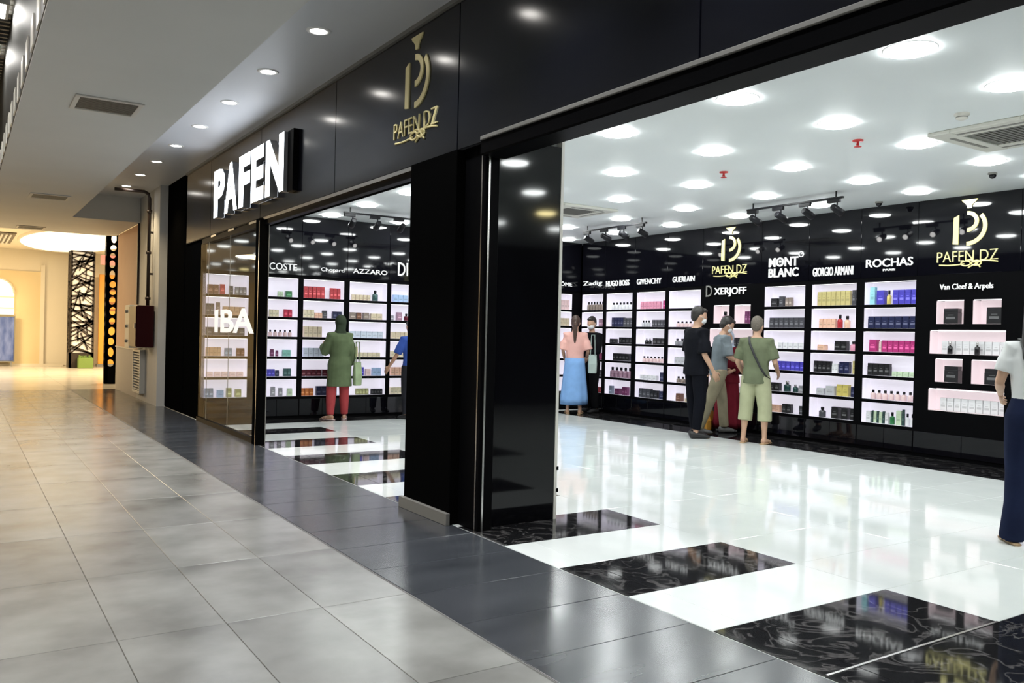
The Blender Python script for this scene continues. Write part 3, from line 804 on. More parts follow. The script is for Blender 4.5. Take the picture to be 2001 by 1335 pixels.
# ---- goods
PC = {'red': (.42, .03, .04), 'crimson': (.45, .01, .05), 'dark red': (.10, .008, .02), 'brown': (.16, .07, .04), 'tan': (.55, .36, .22), 'beige': (.66, .56, .40), 'cream': (.75, .68, .48),
      'peach': (.80, .50, .36), 'orange': (.55, .16, .03), 'yellow': (.60, .50, .14), 'olive': (.38, .38, .18), 'gold': (.55, .47, .20), 'green': (.03, .18, .06), 'pale green': (.55, .68, .48),
      'mint': (.25, .55, .47), 'teal': (.04, .10, .10), 'light cyan': (.33, .68, .74), 'light blue': (.38, .52, .74), 'pale blue': (.62, .68, .78), 'blue': (.06, .05, .42), 'royal blue': (.10, .16, .50),
      'navy': (.012, .016, .06), 'grey blue': (.25, .30, .38), 'grey': (.27, .27, .29), 'dark grey': (.06, .06, .07), 'black': (.012, .012, .014), 'white': (.80, .80, .82), 'pale pink': (.80, .60, .60),
      'pink': (.72, .30, .42), 'magenta': (.40, .03, .16), 'plum': (.15, .03, .10), 'mauve': (.34, .20, .27), 'silver': (.55, .55, .58), 'taupe': (.25, .20, .17), 'dark green': (.012, .05, .045)}
def pmat(c): return mat('product_'+c.replace(' ', '_'), PC[c], .3)
def lmat(c):
    r, g, b_ = PC[c]
    k = (r+g+b_)/3
    f = [min(.85, v*1.9+.10) for v in (r, g, b_)] if k < .35 else [v*.72 for v in (r, g, b_)]
    return mat('label_'+c.replace(' ', '_'), f, .35)
def box_mesh(w_, d_, h_, c):
    k = ('box', round(w_, 3), round(d_, 3), round(h_, 3), c)
    if k not in SM:
        bm = bmesh.new()
        box(bm, (-w_/2, -d_/2, 0), (w_/2, d_/2, h_*.76), min(.003, w_*.05))
        box(bm, (-w_/2+.0015, -d_/2+.0015, h_*.76), (w_/2-.0015, d_/2-.0015, h_), min(.003, w_*.05))
        box(bm, (-w_*.32, -d_/2-.0012, h_*.30), (w_*.32, -d_/2, h_*.46), 0, 1)
        box(bm, (-w_*.2, -d_/2-.0012, h_*.56), (w_*.2, -d_/2, h_*.60), 0, 1)
        SM[k] = mesh_of(bm, [pmat(c), lmat(c)])
    return SM[k]
def bottle_mesh(w_, h_, c):
    k = ('bot', round(w_, 3), round(h_, 3), c)
    if k not in SM:
        r = w_/2; bm = bmesh.new()
        lathe(bm, [(0, 0), (r*.92, 0), (r, h_*.04), (r, h_*.55), (r*.8, h_*.64), (r*.32, h_*.68), (r*.32, h_*.72), (0, h_*.72)], n=12)
        m1 = mesh_of(bm, mat('glass_'+c.replace(' ', '_'), PC[c], .1))
        bm = bmesh.new(); lathe(bm, [(0, h_*.71), (r*.5, h_*.71), (r*.5, h_*.97), (r*.4, h_), (0, h_)], n=10)
        m2 = mesh_of(bm, M_BLACKGLOSS if c not in ('black', 'dark green') else M_CHROME)
        SM[k] = (m1, m2)
    return SM[k]
def nth(i, n):
    if n == 1: return ''
    return ORD[i]+' '
def stock(par, loc, rz, cells, goods, phrase):
    R_ = Matrix.Rotation(rz, 4, 'Z'); L0 = Vector(loc)
    names = ['top', 'second', 'third', 'fourth', 'fifth', 'bottom'] if len(phrase) < 3 else phrase[2]
    for r, items in goods.items():
        a, b, z, hh = cells[r]; W = b-a
        cnt, tot = {}, {}
        for it in items: tot[(it[0], it[1])] = tot.get((it[0], it[1]), 0) + it[4]
        for it in items:
            kind, c, f0, f1, n, h = it[:6]
            dep = it[6] if len(it) > 6 else .085
            pw = W*(f1-f0)/n
            for i in range(n):
                k = (kind, c); cnt[k] = cnt.get(k, 0)+1
                wi_ = pw*(.93 if kind == 'box' else .8)
                x = a + W*f0 + pw*(i+.5)
                x = max(a+wi_/2+.002, min(b-wi_/2-.002, x))
                wi_ = round(wi_, 3)
                d_ = min(.10, max(.035, wi_*.8))
                p = L0 + R_ @ Vector((x, dep+.0, z))
                ordn = nth(cnt[k]-1, tot[k])
                kn = {'box': 'perfume box', 'bot': 'perfume bottle', 'low': 'low gift box'}[kind]
                lb = '%s%s %s%s, %s shelf, %s' % (ordn, c, kn, ' from left' if tot[k] > 1 else '', names[r], phrase[0])
                grp = 'perfume goods on the %s shelf, %s' % (names[r], phrase[0])
                rr = rz + random.uniform(-.03, .03)
                if kind == 'bot':
                    m1, m2 = bottle_mesh(min(wi_, h*.75), h, c)
                    o = link('perfume_bottle', m1, None, p, rr); link('cap', m2, o)
                else:
                    o = link('perfume_box', box_mesh(wi_, d_, h, c), None, p, rr)
                tag(o, lb, 'perfume', grp)

YB, XB = 13.98, 10.82
# ---- end wall (left), x grows to the right
endb = [(3.30, 4.09, .0, .68), (4.09, 4.855, .115, .72), (4.855, 5.68, .045, .775), (5.68, 6.48, .05, .765), (6.48, 7.30, .045, .775), (7.30, 8.13, .05, .775), (8.13, 8.96, .05, .775), (8.96, 9.79, .05, .775), (9.79, 10.82, .05, .82)]
B = 'box'; G_ = {}
G_['A'] = {0: [(B, 'brown', .05, .32, 2, .15), (B, 'red', .34, .46, 1, .16), (B, 'dark grey', .56, .66, 1, .14), (B, 'grey', .7, .98, 3, .13)],
           1: [(B, 'dark grey', .02, .22, 2, .18), (B, 'taupe', .26, .36, 1, .2), (B, 'tan', .42, .95, 4, .14)],
           2: [(B, 'dark grey', .03, .95, 6, .13)],
           3: [(B, 'tan', .04, .4, 4, .14), (B, 'grey blue', .48, .66, 2, .13), (B, 'brown', .76, .96, 2, .13)],
           4: [('low', 'pale pink', .05, .95, 5, .08)],
           5: [(B, 'grey blue', .03, .24, 2, .15), (B, 'light blue', .32, .48, 1, .12), (B, 'olive', .54, .67, 1, .15), (B, 'olive', .75, .9, 1, .13)]}
G_['L1'] = {0: [(B, 'silver', .02, .14, 1, .11), (B, 'pale green', .45, .62, 2, .09), (B, 'green', .67, .86, 1, .10)],
            1: [(B, 'silver', .0, .16, 1, .16), (B, 'cream', .22, .5, 3, .12), (B, 'crimson', .63, .88, 2, .13)],
            2: [('bot', 'pale pink', .2, .9, 5, .11)],
            3: [(B, 'plum', .27, .38, 1, .12), (B, 'plum', .43, .51, 1, .10), (B, 'mint', .62, .86, 2, .11)],
            4: [(B, 'black', .0, .1, 1, .1), (B, 'blue', .12, .42, 3, .12), (B, 'navy', .43, .54, 1, .10), (B, 'teal', .66, .88, 2, .13)],
            5: [(B, 'white', .05, .18, 1, .13), (B, 'grey', .31, .44, 1, .16), (B, 'grey', .53, .65, 1, .14), (B, 'pale green', .78, .93, 1, .13)]}
G_['L2'] = {0: [(B, 'red', .03, .55, 5, .20), (B, 'red', .68, .95, 3, .19)],
            1: [(B, 'cream', .03, .3, 3, .14), (B, 'peach', .3, .5, 2, .09), (B, 'dark grey', .5, .62, 1, .13), (B, 'navy', .75, .99, 2, .12)],
            2: [(B, 'beige', .04, .5, 4, .18)], 3: [(B, 'pale blue', .04, .55, 4, .15)],
            4: [(B, 'dark red', .0, .5, 4, .11), (B, 'dark red', .52, .9, 3, .11)],
            5: [(B, 'orange', .0, .32, 3, .13), (B, 'navy', .38, .9, 4, .16)]}
G_['L3'] = {0: [('low', 'beige', .08, .6, 5, .10), ('bot', 'teal', .63, .82, 1, .19)],
            1: [(B, 'taupe', .03, .2, 1, .12), (B, 'brown', .22, .36, 1, .12), (B, 'taupe', .4, .56, 1, .12), (B, 'beige', .6, .92, 2, .11)],
            2: [(B, 'pale blue', .03, .95, 6, .12)], 3: [(B, 'yellow', .1, .28, 2, .18), ('low', 'cream', .3, .9, 5, .08)],
            4: [(B, 'navy', .2, .28, 1, .15), (B, 'blue', .3, .46, 2, .15), (B, 'pale pink', .5, .64, 1, .12), (B, 'light blue', .68, .92, 2, .14)],
            5: [(B, 'olive', .25, .6, 4, .11), (B, 'black', .66, .98, 4, .10)]}
G_['L4'] = {0: [(B, 'light blue', .08, .5, 3, .13), ('bot', 'beige', .55, .8, 2, .1)], 1: [(B, 'grey', .02, .12, 1, .09), (B, 'mauve', .2, .34, 1, .15), ('bot', 'dark red', .4, .55, 1, .13)],
            2: [(B, 'beige', .05, .55, 4, .12)], 3: [(B, 'cream', .05, .55, 4, .11)], 4: [(B, 'peach', .05, .42, 3, .15), (B, 'dark red', .46, .56, 1, .16)], 5: [(B, 'cream', .06, .6, 5, .12)]}
G_['L9'] = {0: [(B, 'pale pink', .62, .98, 4, .2)], 1: [(B, 'beige', .55, .98, 4, .16)]}
ph = {'A': 'bay behind glass', 'L1': 'bay beside the glass mullion', 'L2': "bay left of the green tunic", 'L3': 'bay right of the green tunic', 'L4': 'end-wall bay beside the column', 'L9': 'end-wall bay at the corner'}
tx = {1: [('LACOSTE', .04, .68, 2.495, 2.61)], 2: [('Chopard', .34, .76, 2.50, 2.585)], 3: [('AZZARO', .10, .75, 2.52, 2.60)], 4: [('DIOR', .16, .70, 2.525, 2.765)], 8: [('LANCÔME', .12, .79, 2.53, 2.625)],}
keys = {0: 'A', 1: 'L1', 2: 'L2', 3: 'L3', 4: 'L4', 8: 'L9'}
elab = ['tall backlit perfume shelves seen through the glass window', 'backlit perfume shelves just right of the glass window mullion', 'backlit perfume shelves with red boxes on top, left of the green tunic',
        'backlit perfume shelves right of the woman in the green tunic', 'backlit perfume shelves cut off by the column, under big white initials', 'backlit end-wall shelves hidden behind the column, first of three',
        'backlit end-wall shelves hidden behind the column, second of three', 'backlit end-wall shelves hidden behind the column, third of three', 'backlit end-wall shelves in the corner behind the woman in pink']
for i, (x0, x1, a, b) in enumerate(endb):
    k = keys.get(i)
    bay('bay', (x0, YB, 0), 0., x1-x0, a, b, elab[i], tx.get(i, []), (ph.get(k, ''), i), G_.get(k))

# ---- back wall: local x = -world y
backb = [  # y_left, y_right, opening a (from left), b
    ('B1', 13.93, 13.19, -.0, 0), ('B2', 13.19, 12.30, 0, 0), ('B3', 12.30, 11.41, 0, 0), ('B4', 11.41, 10.535, 0, 0), ('B5', 10.535, 9.25, 0, 0), ('B6', 9.25, 8.34, 0, 0), ('B7', 8.34, 7.455, 0, 0), ('B8', 7.455, 6.595, 0, 0), ('B9', 6.595, 5.267, 0, 0), ('B10', 5.267, 4.38, 0, 0), ('B11', 4.38, 3.50, 0, 0)]
op = {'B1': (14.0, 13.24), 'B2': (13.14, 12.36), 'B3': (12.24, 11.46), 'B4': (11.365, 10.57), 'B5': (10.5, 9.28), 'B6': (9.18, 8.40), 'B7': (8.28, 7.515), 'B8': (7.39, 6.61), 'B9': (6.56, 5.30), 'B10': (5.22, 4.43), 'B11': (4.33, 3.55)}
G_['B1'] = {0: [('bot', 'taupe', .12, .92, 6, .17)], 1: [(B, 'mauve', .72, .98, 2, .15)], 3: [(B, 'magenta', .55, .98, 3, .13)], 4: [(B, 'dark grey', .5, .98, 3, .12)], 5: [(B, 'red', .35, .98, 4, .11)]}
G_['B2'] = {0: [('bot', 'white', .1, .9, 6, .14)], 1: [(B, 'navy', .14, .6, 4, .18), (B, 'dark grey', .6, .98, 3, .17)], 2: [(B, 'black', .08, .32, 2, .09), (B, 'black', .45, .98, 4, .12)], 3: [(B, 'black', .22, .84, 5, .14), (B, 'navy', .9, .99, 1, .12)],
            4: [('bot', 'mauve', .1, .95, 5, .2)], 5: [(B, 'grey blue', .1, .22, 1, .16), (B, 'plum', .34, .52, 1, .12), (B, 'plum', .6, .82, 2, .16)]}
G_['B3'] = {0: [(B, 'pink', .06, .76, 6, .14), (B, 'magenta', .86, .98, 1, .15)], 1: [('bot', 'silver', .1, .4, 3, .12), (B, 'dark grey', .48, .98, 5, .13)], 2: [('bot', 'black', .22, .46, 2, .11), (B, 'black', .54, .98, 3, .12)], 3: [('bot', 'pale pink', .15, .9, 6, .11)],
            4: [('low', 'white', .1, .7, 4, .09), (B, 'navy', .82, .97, 1, .16)], 5: [(B, 'dark grey', .08, .5, 3, .17), (B, 'black', .5, .75, 2, .15), (B, 'navy', .82, .98, 1, .15)]}
G_['B4'] = {0: [(B, 'silver', .74, .95, 2, .05)], 1: [('bot', 'pale pink', .15, .8, 5, .1)], 2: [('bot', 'grey', .12, .44, 2, .12)], 3: [(B, 'silver', .15, .7, 5, .13)], 4: [('bot', 'taupe', .2, .75, 4, .11)], 5: [(B, 'brown', .24, .4, 1, .14), ('low', 'beige', .5, .9, 3, .06)]}
G_['B5'] = {0: [('bot', 'mauve', .35, .75, 1, .20)], 1: [(B, 'plum', .5, .95, 2, .2)], 2: [(B, 'plum', .1, .5, 4, .14), (B, 'black', .5, .9, 4, .16)], 3: [(B, 'mauve', .3, .8, 2, .18)], 4: [(B, 'plum', .3, .8, 2, .18)], 5: [('low', 'white', .1, .9, 7, .1)]}
G_['B6'] = {0: [(B, 'black', .12, .30, 1, .13), (B, 'dark grey', .31, .43, 1, .16), (B, 'taupe', .46, .63, 2, .14)], 1: [(B, 'dark grey', .08, .95, 7, .16)], 2: [('low', 'white', .3, .95, 5, .10)], 3: [(B, 'blue', .3, .98, 6, .14)],
            4: [(B, 'black', .12, .38, 2, .13), ('bot', 'dark green', .46, .64, 1, .17), ('bot', 'dark green', .68, .82, 1, .12), (B, 'grey', .85, .98, 1, .11)], 5: [(B, 'peach', .08, .4, 3, .11), (B, 'black', .45, .68, 2, .14), (B, 'dark grey', .87, .98, 1, .13)]}
G_['B7'] = {0: [(B, 'gold', .07, .82, 7, .21), (B, 'dark grey', .85, .99, 2, .22)], 1: [(B, 'peach', .12, .5, 4, .14), ('bot', 'red', .52, .65, 1, .2), ('bot', 'peach', .68, .82, 1, .18)], 2: [('low', 'peach', .1, .3, 1, .08), (B, 'black', .5, .78, 2, .14), ('bot', 'pink', .82, .98, 1, .14)],
            3: [(B, 'black', .02, .42, 4, .17), (B, 'white', .44, .58, 2, .14), (B, 'navy', .61, .84, 2, .17), (B, 'gold', .9, .99, 1, .19)], 4: [(B, 'silver', .12, .3, 1, .1), (B, 'silver', .33, .54, 1, .14), (B, 'yellow', .57, .84, 2, .17), (B, 'navy', .88, .99, 1, .15)],
            5: [('bot', 'dark grey', .15, .32, 1, .15), (B, 'black', .47, .63, 1, .17), (B, 'black', .69, .84, 1, .17), (B, 'black', .88, .99, 1, .17)]}
G_['B8'] = {0: [(B, 'light cyan', .06, .17, 1, .25), (B, 'blue', .21, .37, 1, .20), ('bot', 'yellow', .38, .48, 1, .2), (B, 'blue', .52, .99, 4, .20)], 1: [(B, 'navy', .04, .99, 7, .17)], 2: [(B, 'magenta', .08, .24, 1, .17), (B, 'pale pink', .26, .31, 1, .15), (B, 'magenta', .33, .99, 6, .16)],
            3: [(B, 'black', .05, .5, 4, .17), ('low', 'pale green', .53, .97, 4, .07)], 4: [('bot', 'pale pink', .1, .95, 7, .13)], 5: [(B, 'white', .04, .14, 1, .16), (B, 'dark green', .15, .18, 1, .17), (B, 'pale green', .19, .25, 1, .16), (B, 'dark green', .26, .29, 1, .17), (B, 'pale green', .3, .36, 1, .16),
               (B, 'dark green', .37, .41, 1, .17), (B, 'white', .42, .49, 1, .16), ('bot', 'green', .50, .61, 1, .17), (B, 'pale green', .64, .74, 1, .2), (B, 'dark green', .75, .79, 1, .22), ('bot', 'white', .8, .99, 2, .17)]}
G_['B9'] = {0: [(B, 'black', .2, .76, 1, .2)], 1: [(B, 'black', .42, .98, 1, .21)], 2: [(B, 'white', .1, .97, 9, .17, .145), ('bot', 'black', .22, .30, 1, .16, .05), ('bot', 'black', .58, .66, 1, .16, .05)], 3: [(B, 'black', .28, .82, 1, .21)], 4: [(B, 'black', .4, .98, 1, .2)], 5: [(B, 'white', .1, .97, 9, .17, .145)]}
pb = {'B1': 'back-wall bay at the corner', 'B2': 'second back-wall bay from corner', 'B3': 'third back-wall bay from corner', 'B4': 'bay left of the black-clad man', 'B5': 'niche bay behind the shoppers', 'B6': 'bay right of the olive shirt',
      'B7': 'middle bay, two left of big emblem', 'B8': 'bay just left of big emblem', 'B9': 'niche bay under big emblem'}
NN = ['top left niche', 'top right niche', 'upper wide niche', 'lower left niche', 'lower right niche', 'lower wide niche']
tb = {'B1': [('Zadig', .05, .66, 2.525, 2.64)], 'B2': [('HUGO BOSS', .05, .74, 2.51, 2.62, None, .012)], 'B3': [('GIVENCHY', .075, .74, 2.515, 2.62)], 'B4': [('GUERLAIN', .15, .69, 2.52, 2.62)],
      'B5': [('XERJOFF', .29, .99, 2.23, 2.385, None, .008), ('D', .10, .24, 2.24, 2.43, M_GREYM)],
      'B6': [('MONT', .157, .72, 2.675, 2.82, None, .018), ('BLANC', .157, .727, 2.51, 2.65, None, .018), ('O', .725, .82, 2.80, 2.89)], 'B7': [('GIORGIO ARMANI', .084, .77, 2.49, 2.62)],
      'B8': [('ROCHAS', .093, .80, 2.575, 2.69, None, .008), ('PARIS', .36, .54, 2.515, 2.545)], 'B9': [('Van Cleef & Arpels', .326, 1.014, 2.205, 2.30)]}
bl = {'B1': 'backlit back-wall shelves in the corner behind the dark-clothed shopper', 'B2': 'backlit back-wall shelves second from the corner', 'B3': 'backlit back-wall shelves with a pink row on top, third from the corner',
      'B4': 'backlit back-wall shelves left of the man in black', 'B5': 'black niche bay with small gold emblem behind the group of shoppers', 'B6': 'backlit shelves right of the olive-shirted man, two-line white lettering above',
      'B7': 'backlit shelves with beige boxes on top, between two shelf bays', 'B8': 'backlit shelves with blue and magenta rows left of the big gold emblem', 'B9': 'black niche bay with pink niches under the big gold emblem',
      'B10': 'backlit back-wall shelves behind the woman in white', 'B11': 'last backlit back-wall shelves beyond the frame edge'}
for k, yl, yr, _, _ in backb:
    a, b = max(.0, yl-op[k][0]), yl-op[k][1]
    texts = [tuple(x if x is not None else M_SILV for x in q) for q in tb.get(k, [])]
    nic = k in ('B5', 'B9')
    t = bay('bay', (XB, yl, 0), -PI/2, yl-yr, a, b, bl[k], texts, (pb.get(k, ''), 0, NN) if nic else (pb.get(k, ''), 0), G_.get(k), 'niche' if nic else 'rows')
    if k == 'B9': logo(t, .69, 3.375, 1.03, M_GOLD, -.02, .014)
    if k == 'B5': logo(t, .63, 3.39, 1.0, M_GOLD, -.02, .014)
#PEOPLE_HERE
# ================================================================== PEOPLE
SKIN = mat('skin_warm', (.50, .30, .20), .5)
SKIN2 = mat('skin_tan', (.40, .22, .14), .5)
HAIRB = noise_mat('hair_black', [(.3, (.010, .008, .007)), (.7, (.022, .017, .014))], 40, 3, .45)
HAIRBR = noise_mat('hair_brown', [(.3, (.035, .018, .012)), (.7, (.07, .035, .022))], 40, 3, .45)
HAIRG = noise_mat('hair_grey_brown', [(.3, (.08, .065, .05)), (.7, (.15, .125, .10))], 60, 3, .6)
EYE = mat('eye_dark', (.02, .015, .012), .2)
LIP = mat('lip', (.38, .14, .11), .5)
def cloth(name, c, v=.25):
    d = tuple(x*(1-v) for x in c)
    return noise_mat('cloth_'+name, [(.3, d), (.7, c)], 6, 4, .85, bump=.25, bscale=9, spec=.08)
def lerp(a, b, t): return a + (b-a)*t

def hand(bm, wrist, d, nrm, side, curl=.5, s=1.):
    """palm, four bent fingers and a thumb; d = direction, nrm = palm normal, side = thumb side"""
    d = d.normalized(); nrm = (nrm - d*nrm.dot(d)).normalized(); sd = d.cross(nrm).normalized()
    if sd.dot(side) < 0: sd = -sd
    w_ = Vector(wrist)
    tube(bm, [w_-d*.02*s, w_+d*.02*s, w_+d*.055*s, w_+d*.095*s], [(.026*s, .020*s), (.033*s, .017*s), (.042*s, .015*s), (.040*s, .012*s)], 10, side=sd)
    for k in range(4):
        L_ = (.072, .082, .077, .060)[k]*s
        p = w_ + d*.088*s + sd*(.029-.0195*k)*s
        q = d.copy(); pts = [p-d*.012*s, p]; ax = q.cross(nrm).normalized()
        for sgm, an in ((.44, .35), (.32, .75), (.24, .55)):
            q = (q*math.cos(an*curl) + nrm*math.sin(an*curl)).normalized()
            nr2 = nrm
            p = p + q*L_*sgm; pts.append(p)
            nrm_ = nr2
        tube(bm, pts, [.0092*s, .0092*s, .0085*s, .0078*s, .0055*s], 7)
    b_ = w_ + d*.03*s + sd*.026*s
    e1 = b_ + (d*.55+sd*.75+nrm*.25).normalized()*.038*s
    e2 = e1 + (d*.85+sd*.25+nrm*.45*curl).normalized()*.030*s
    e3 = e2 + (d*.9-sd*.1+nrm*.6*curl).normalized()*.020*s
    tube(bm, [b_-sd*.015*s, b_, e1, e2, e3], [.012*s, .0125*s, .011*s, .010*s, .007*s], 8)

def person(label, loc, face, H, opt):
    """built at 1.75 m in a local frame (faces +y, z up) and scaled by H/1.75; face = world heading of the body in degrees from +x"""
    s = H/1.75
    t = empty('person', loc, math.radians(face)-PI/2, label, 'person')
    sex = opt.get('sex', 'm'); fat = opt.get('fat', 1.)
    lean = opt.get('lean', 0.); hy = opt.get('hip_y', 0.)
    V = lambda x, y, z: Vector((x, y, z))
    def bend(p):                      # forward lean above the hips
        p = Vector(p)
        if p.z > .93: p = V(p.x, p.y + hy + lean*(p.z-.93), p.z - abs(lean)*.16*(p.z-.93))
        else: p = V(p.x, p.y + hy*max(0, min(1, (p.z-.45)/.48)), p.z)
        return p
    sw = (.185 if sex == 'm' else .163)
    hd = Euler((-math.radians(opt.get('pitch', 0)), 0, math.radians(opt.get('hyaw', 0)))).to_matrix()
    piv = bend(V(0, .0, 1.52))
    HT = lambda p: piv + hd @ (Vector(p)-V(0, 0, 1.52))
    J = {}
    for sd, n in ((-1, 'l'), (1, 'r')):
        J['sh'+n] = bend(V(sd*sw, 0, 1.405))
        J['el'+n] = bend(Vector(opt.get('el'+n, (sd*(sw+.045), -.03, 1.13))))
        J['wr'+n] = bend(Vector(opt.get('wr'+n, (sd*(sw+.03), .05, .885))))
        J['hp'+n] = V(sd*.09, hy, .90)
        J['kn'+n] = Vector(opt.get('kn'+n, (sd*.10, .02+hy*.4, .50)))
        J['an'+n] = Vector(opt.get('an'+n, (sd*.11, -.02, .085)))
    torso = [(.84, .150, .105), (.93, .160, .112), (1.06, .140, .100), (1.20, .155, .112), (1.32, .175, .115), (1.40, .165, .095), (1.45, .095, .070), (1.48, .060, .055)]
    if sex == 'f': torso = [(.84, .165, .115), (.93, .168, .118), (1.06, .128, .095), (1.20, .140, .110), (1.32, .152, .110), (1.40, .142, .088), (1.45, .080, .062), (1.48, .052, .050)]
    torso = [(z, a*fat, b*fat) for z, a, b in torso]
    # ---------------- body
    bm = bmesh.new()
    tube(bm, [bend(V(0, 0, z)) for z, a, b in torso], [(a, b) for z, a, b in torso], 16, side=(1, 0, 0))
    tube(bm, [bend(V(0, -.005, 1.42)), bend(V(0, .0, 1.50)), HT((0, .01, 1.575))], [.062, .052, .050], 12)
    ell(bm, (0, 0, 0), (.076, .096, .118), n=16, fn=lambda c: HT(c+V(0, .012, 1.632)))
    ell(bm, (0, 0, 0), (.055, .062, .060), n=12, fn=lambda c: HT(c+V(0, .045, 1.565)))
    ell(bm, (0, 0, 0), (.014, .022, .026), n=8, fn=lambda c: HT(c+V(0, .108, 1.613)))
    for q in (-1, 1):
        ell(bm, (0, 0, 0), (.010, .020, .032), n=8, fn=lambda c: HT(c+V(q*.078, .0, 1.618)))
    for n in 'lr':
        a, e, w_ = J['sh'+n], J['el'+n], J['wr'+n]
        inn = a*.72 + bend(V(0, 0, 1.40))*.28
        k_ = .9 if sex == 'f' else 1.
        tube(bm, [inn, a, lerp(a, e, .5), e, lerp(e, w_, .3), w_, w_+(w_-e).normalized()*.02], [.055*k_, .054*k_, .046*k_, .038*k_, .039*k_, .026*k_, .024*k_], 10)
        h_, kn, an = J['hp'+n], J['kn'+n], J['an'+n]
        tube(bm, [h_+V(0, 0, .05), h_, lerp(h_, kn, .5), kn, lerp(kn, an, .3)-V(0, .015, 0), lerp(kn, an, .75), an, an-V(0, 0, .05)], [.085, .088, .072, .054, .056, .038, .034, .036], 12)
        fd = V(math.sin(math.radians(opt.get('toe'+n, 8 if n == 'r' else -8))), math.cos(math.radians(opt.get('toe'+n, 8 if n == 'r' else -8))), 0)
        z0 = an.z-.085
        tube(bm, [V(an.x, an.y, z0+.045)-fd*.06, V(an.x, an.y, z0+.045), V(an.x, an.y, z0+.035)+fd*.10, V(an.x, an.y, z0+.022)+fd*.17], [(.030, .036), (.036, .042), (.042, .028), (.030, .014)], 10, side=(fd.y, -fd.x, 0))
    me = remesh(bm, .0125, 5)
    # hands, eyes and mouth joined on
    bm = bmesh.new(); bm.from_mesh(me)
    for n, sg in (('l', -1), ('r', 1)):
        d = (J['wr'+n]-J['el'+n]).normalized()
        hn = opt.get('palm'+n, V(-sg, .2, 0)); ths = opt.get('thumb'+n, V(0, 1, .2))
        hand(bm, J['wr'+n]+d*.015, d, Vector(hn), Vector(ths), opt.get('curl'+n, .6))
    for q in (-1, 1): ell(bm, (0, 0, 0), (.013, .008, .007), n=8, mi=1, fn=lambda c: HT(c+V(q*.032, .100, 1.632)))
    tube(bm, [HT((-.024, .099, 1.562)), HT((0, .108, 1.562)), HT((.024, .099, 1.562))], [.004, .006, .004], 6, mi=2)
    for v in bm.verts: v.co *= s
    me.clear_geometry(); bm.to_mesh(me); bm.free()
    for p in me.polygons: p.use_smooth = True
    me.materials.clear()
    for x in (opt.get('skin', SKIN), EYE, LIP): me.materials.append(x)
    link('body', me, t)
    def fin(name, bm, m_, vox=.012, sm=5, part_label=None):
        if vox: me = remesh(bm, vox, sm)
        else:
            me = bpy.data.meshes.new('m'); bmesh.ops.recalc_face_normals(bm, faces=bm.faces); bm.to_mesh(me); bm.free()
        for v in me.vertices: v.co *= s
        me.materials.clear()
        for x in (m_ if isinstance(m_, tuple) else (m_,)): me.materials.append(x)
        return link(name, me, t)
    # ---------------- hair
    hk = opt.get('hair', 'short'); hm = opt.get('hairm', HAIRB)
    bm = bmesh.new()
    if hk == 'scarf':
        ell(bm, (0, 0, 0), (.092, .110, .122), n=16, fn=lambda c: HT(c+V(0, -.012, 1.640)))
        tube(bm, [HT((0, -.02, 1.58)), bend(V(0, -.01, 1.50)), bend(V(0, -.01, 1.44)), bend(V(0, -.005, 1.40))], [(.085, .09), (.085, .085), (.12, .09), (.15, .10)], 14, side=(1, 0, 0))
        fin('headscarf', bm, hm)
    else:
        ell(bm, (0, 0, 0), (.084, .096, .104), n=16, fn=lambda c: HT(c+V(0, -.018, 1.664)))
        ell(bm, (0, 0, 0), (.076, .060, .080), n=14, fn=lambda c: HT(c+V(0, -.045, 1.62)))
        ell(bm, (0, 0, 0), (.066, .050, .032), n=12, fn=lambda c: HT(c+V(0, .055, 1.715)))
        if hk == 'tail':
            tube(bm, [HT((0, -.08, 1.67)), HT((0, -.125, 1.62)), HT((0, -.13, 1.52)), bend(V(0, -.135, 1.40)), bend(V(.0, -.13, 1.30)), bend(V(.0, -.125, 1.24))], [.035, .045, .042, .034, .024, .008], 10)
        if hk == 'long':
            tube(bm, [HT((0, -.03, 1.68)), HT((0, -.05, 1.58)), bend(V(0, -.07, 1.46)), bend(V(0, -.10, 1.34)), bend(V(0, -.105, 1.22)), bend(V(0, -.10, 1.16))], [(.09, .085), (.10, .075), (.115, .06), (.115, .04), (.09, .03), (.05, .015)], 14, side=(1, 0, 0))
        fin('hair', bm, hm, .011, 3)
    if opt.get('mask'):
        bm = bmesh.new()
        ell(bm, (0, 0, 0), (.064, .060, .054), n=14, fn=lambda c: HT(c+V(0, .058, 1.578)))
        for q in (-1, 1): tube(bm, [HT((q*.055, .07, 1.60)), HT((q*.078, .03, 1.615)), HT((q*.084, .0, 1.62))], .004, 5)
        fin('face_mask', bm, opt['mask'], 0)
    # ---------------- clothes
    top = opt.get('top')
    if top:
        m_, hem, sl, ease = top['m'], top['hem'], top.get('sleeve', .6), top.get('ease', .018)
        bm = bmesh.new()
        rr = [(z, a+ease, b+ease) for z, a, b in torso if z > hem+.03]
        z0, a0, b0 = rr[0]
        fl_ = top.get('flare', .0)
        rings = [(hem, a0+fl_+.005, b0+fl_+.005)]
        if z0-hem > .12: rings.append(((z0+hem)/2, a0+fl_*.5, b0+fl_*.5))
        rings += rr[:-1] + [(1.465, .078, .070)]
        tube(bm, [bend(V(0, 0, z)) for z, a, b in rings], [(a, b) for z, a, b in rings], 18, side=(1, 0, 0))
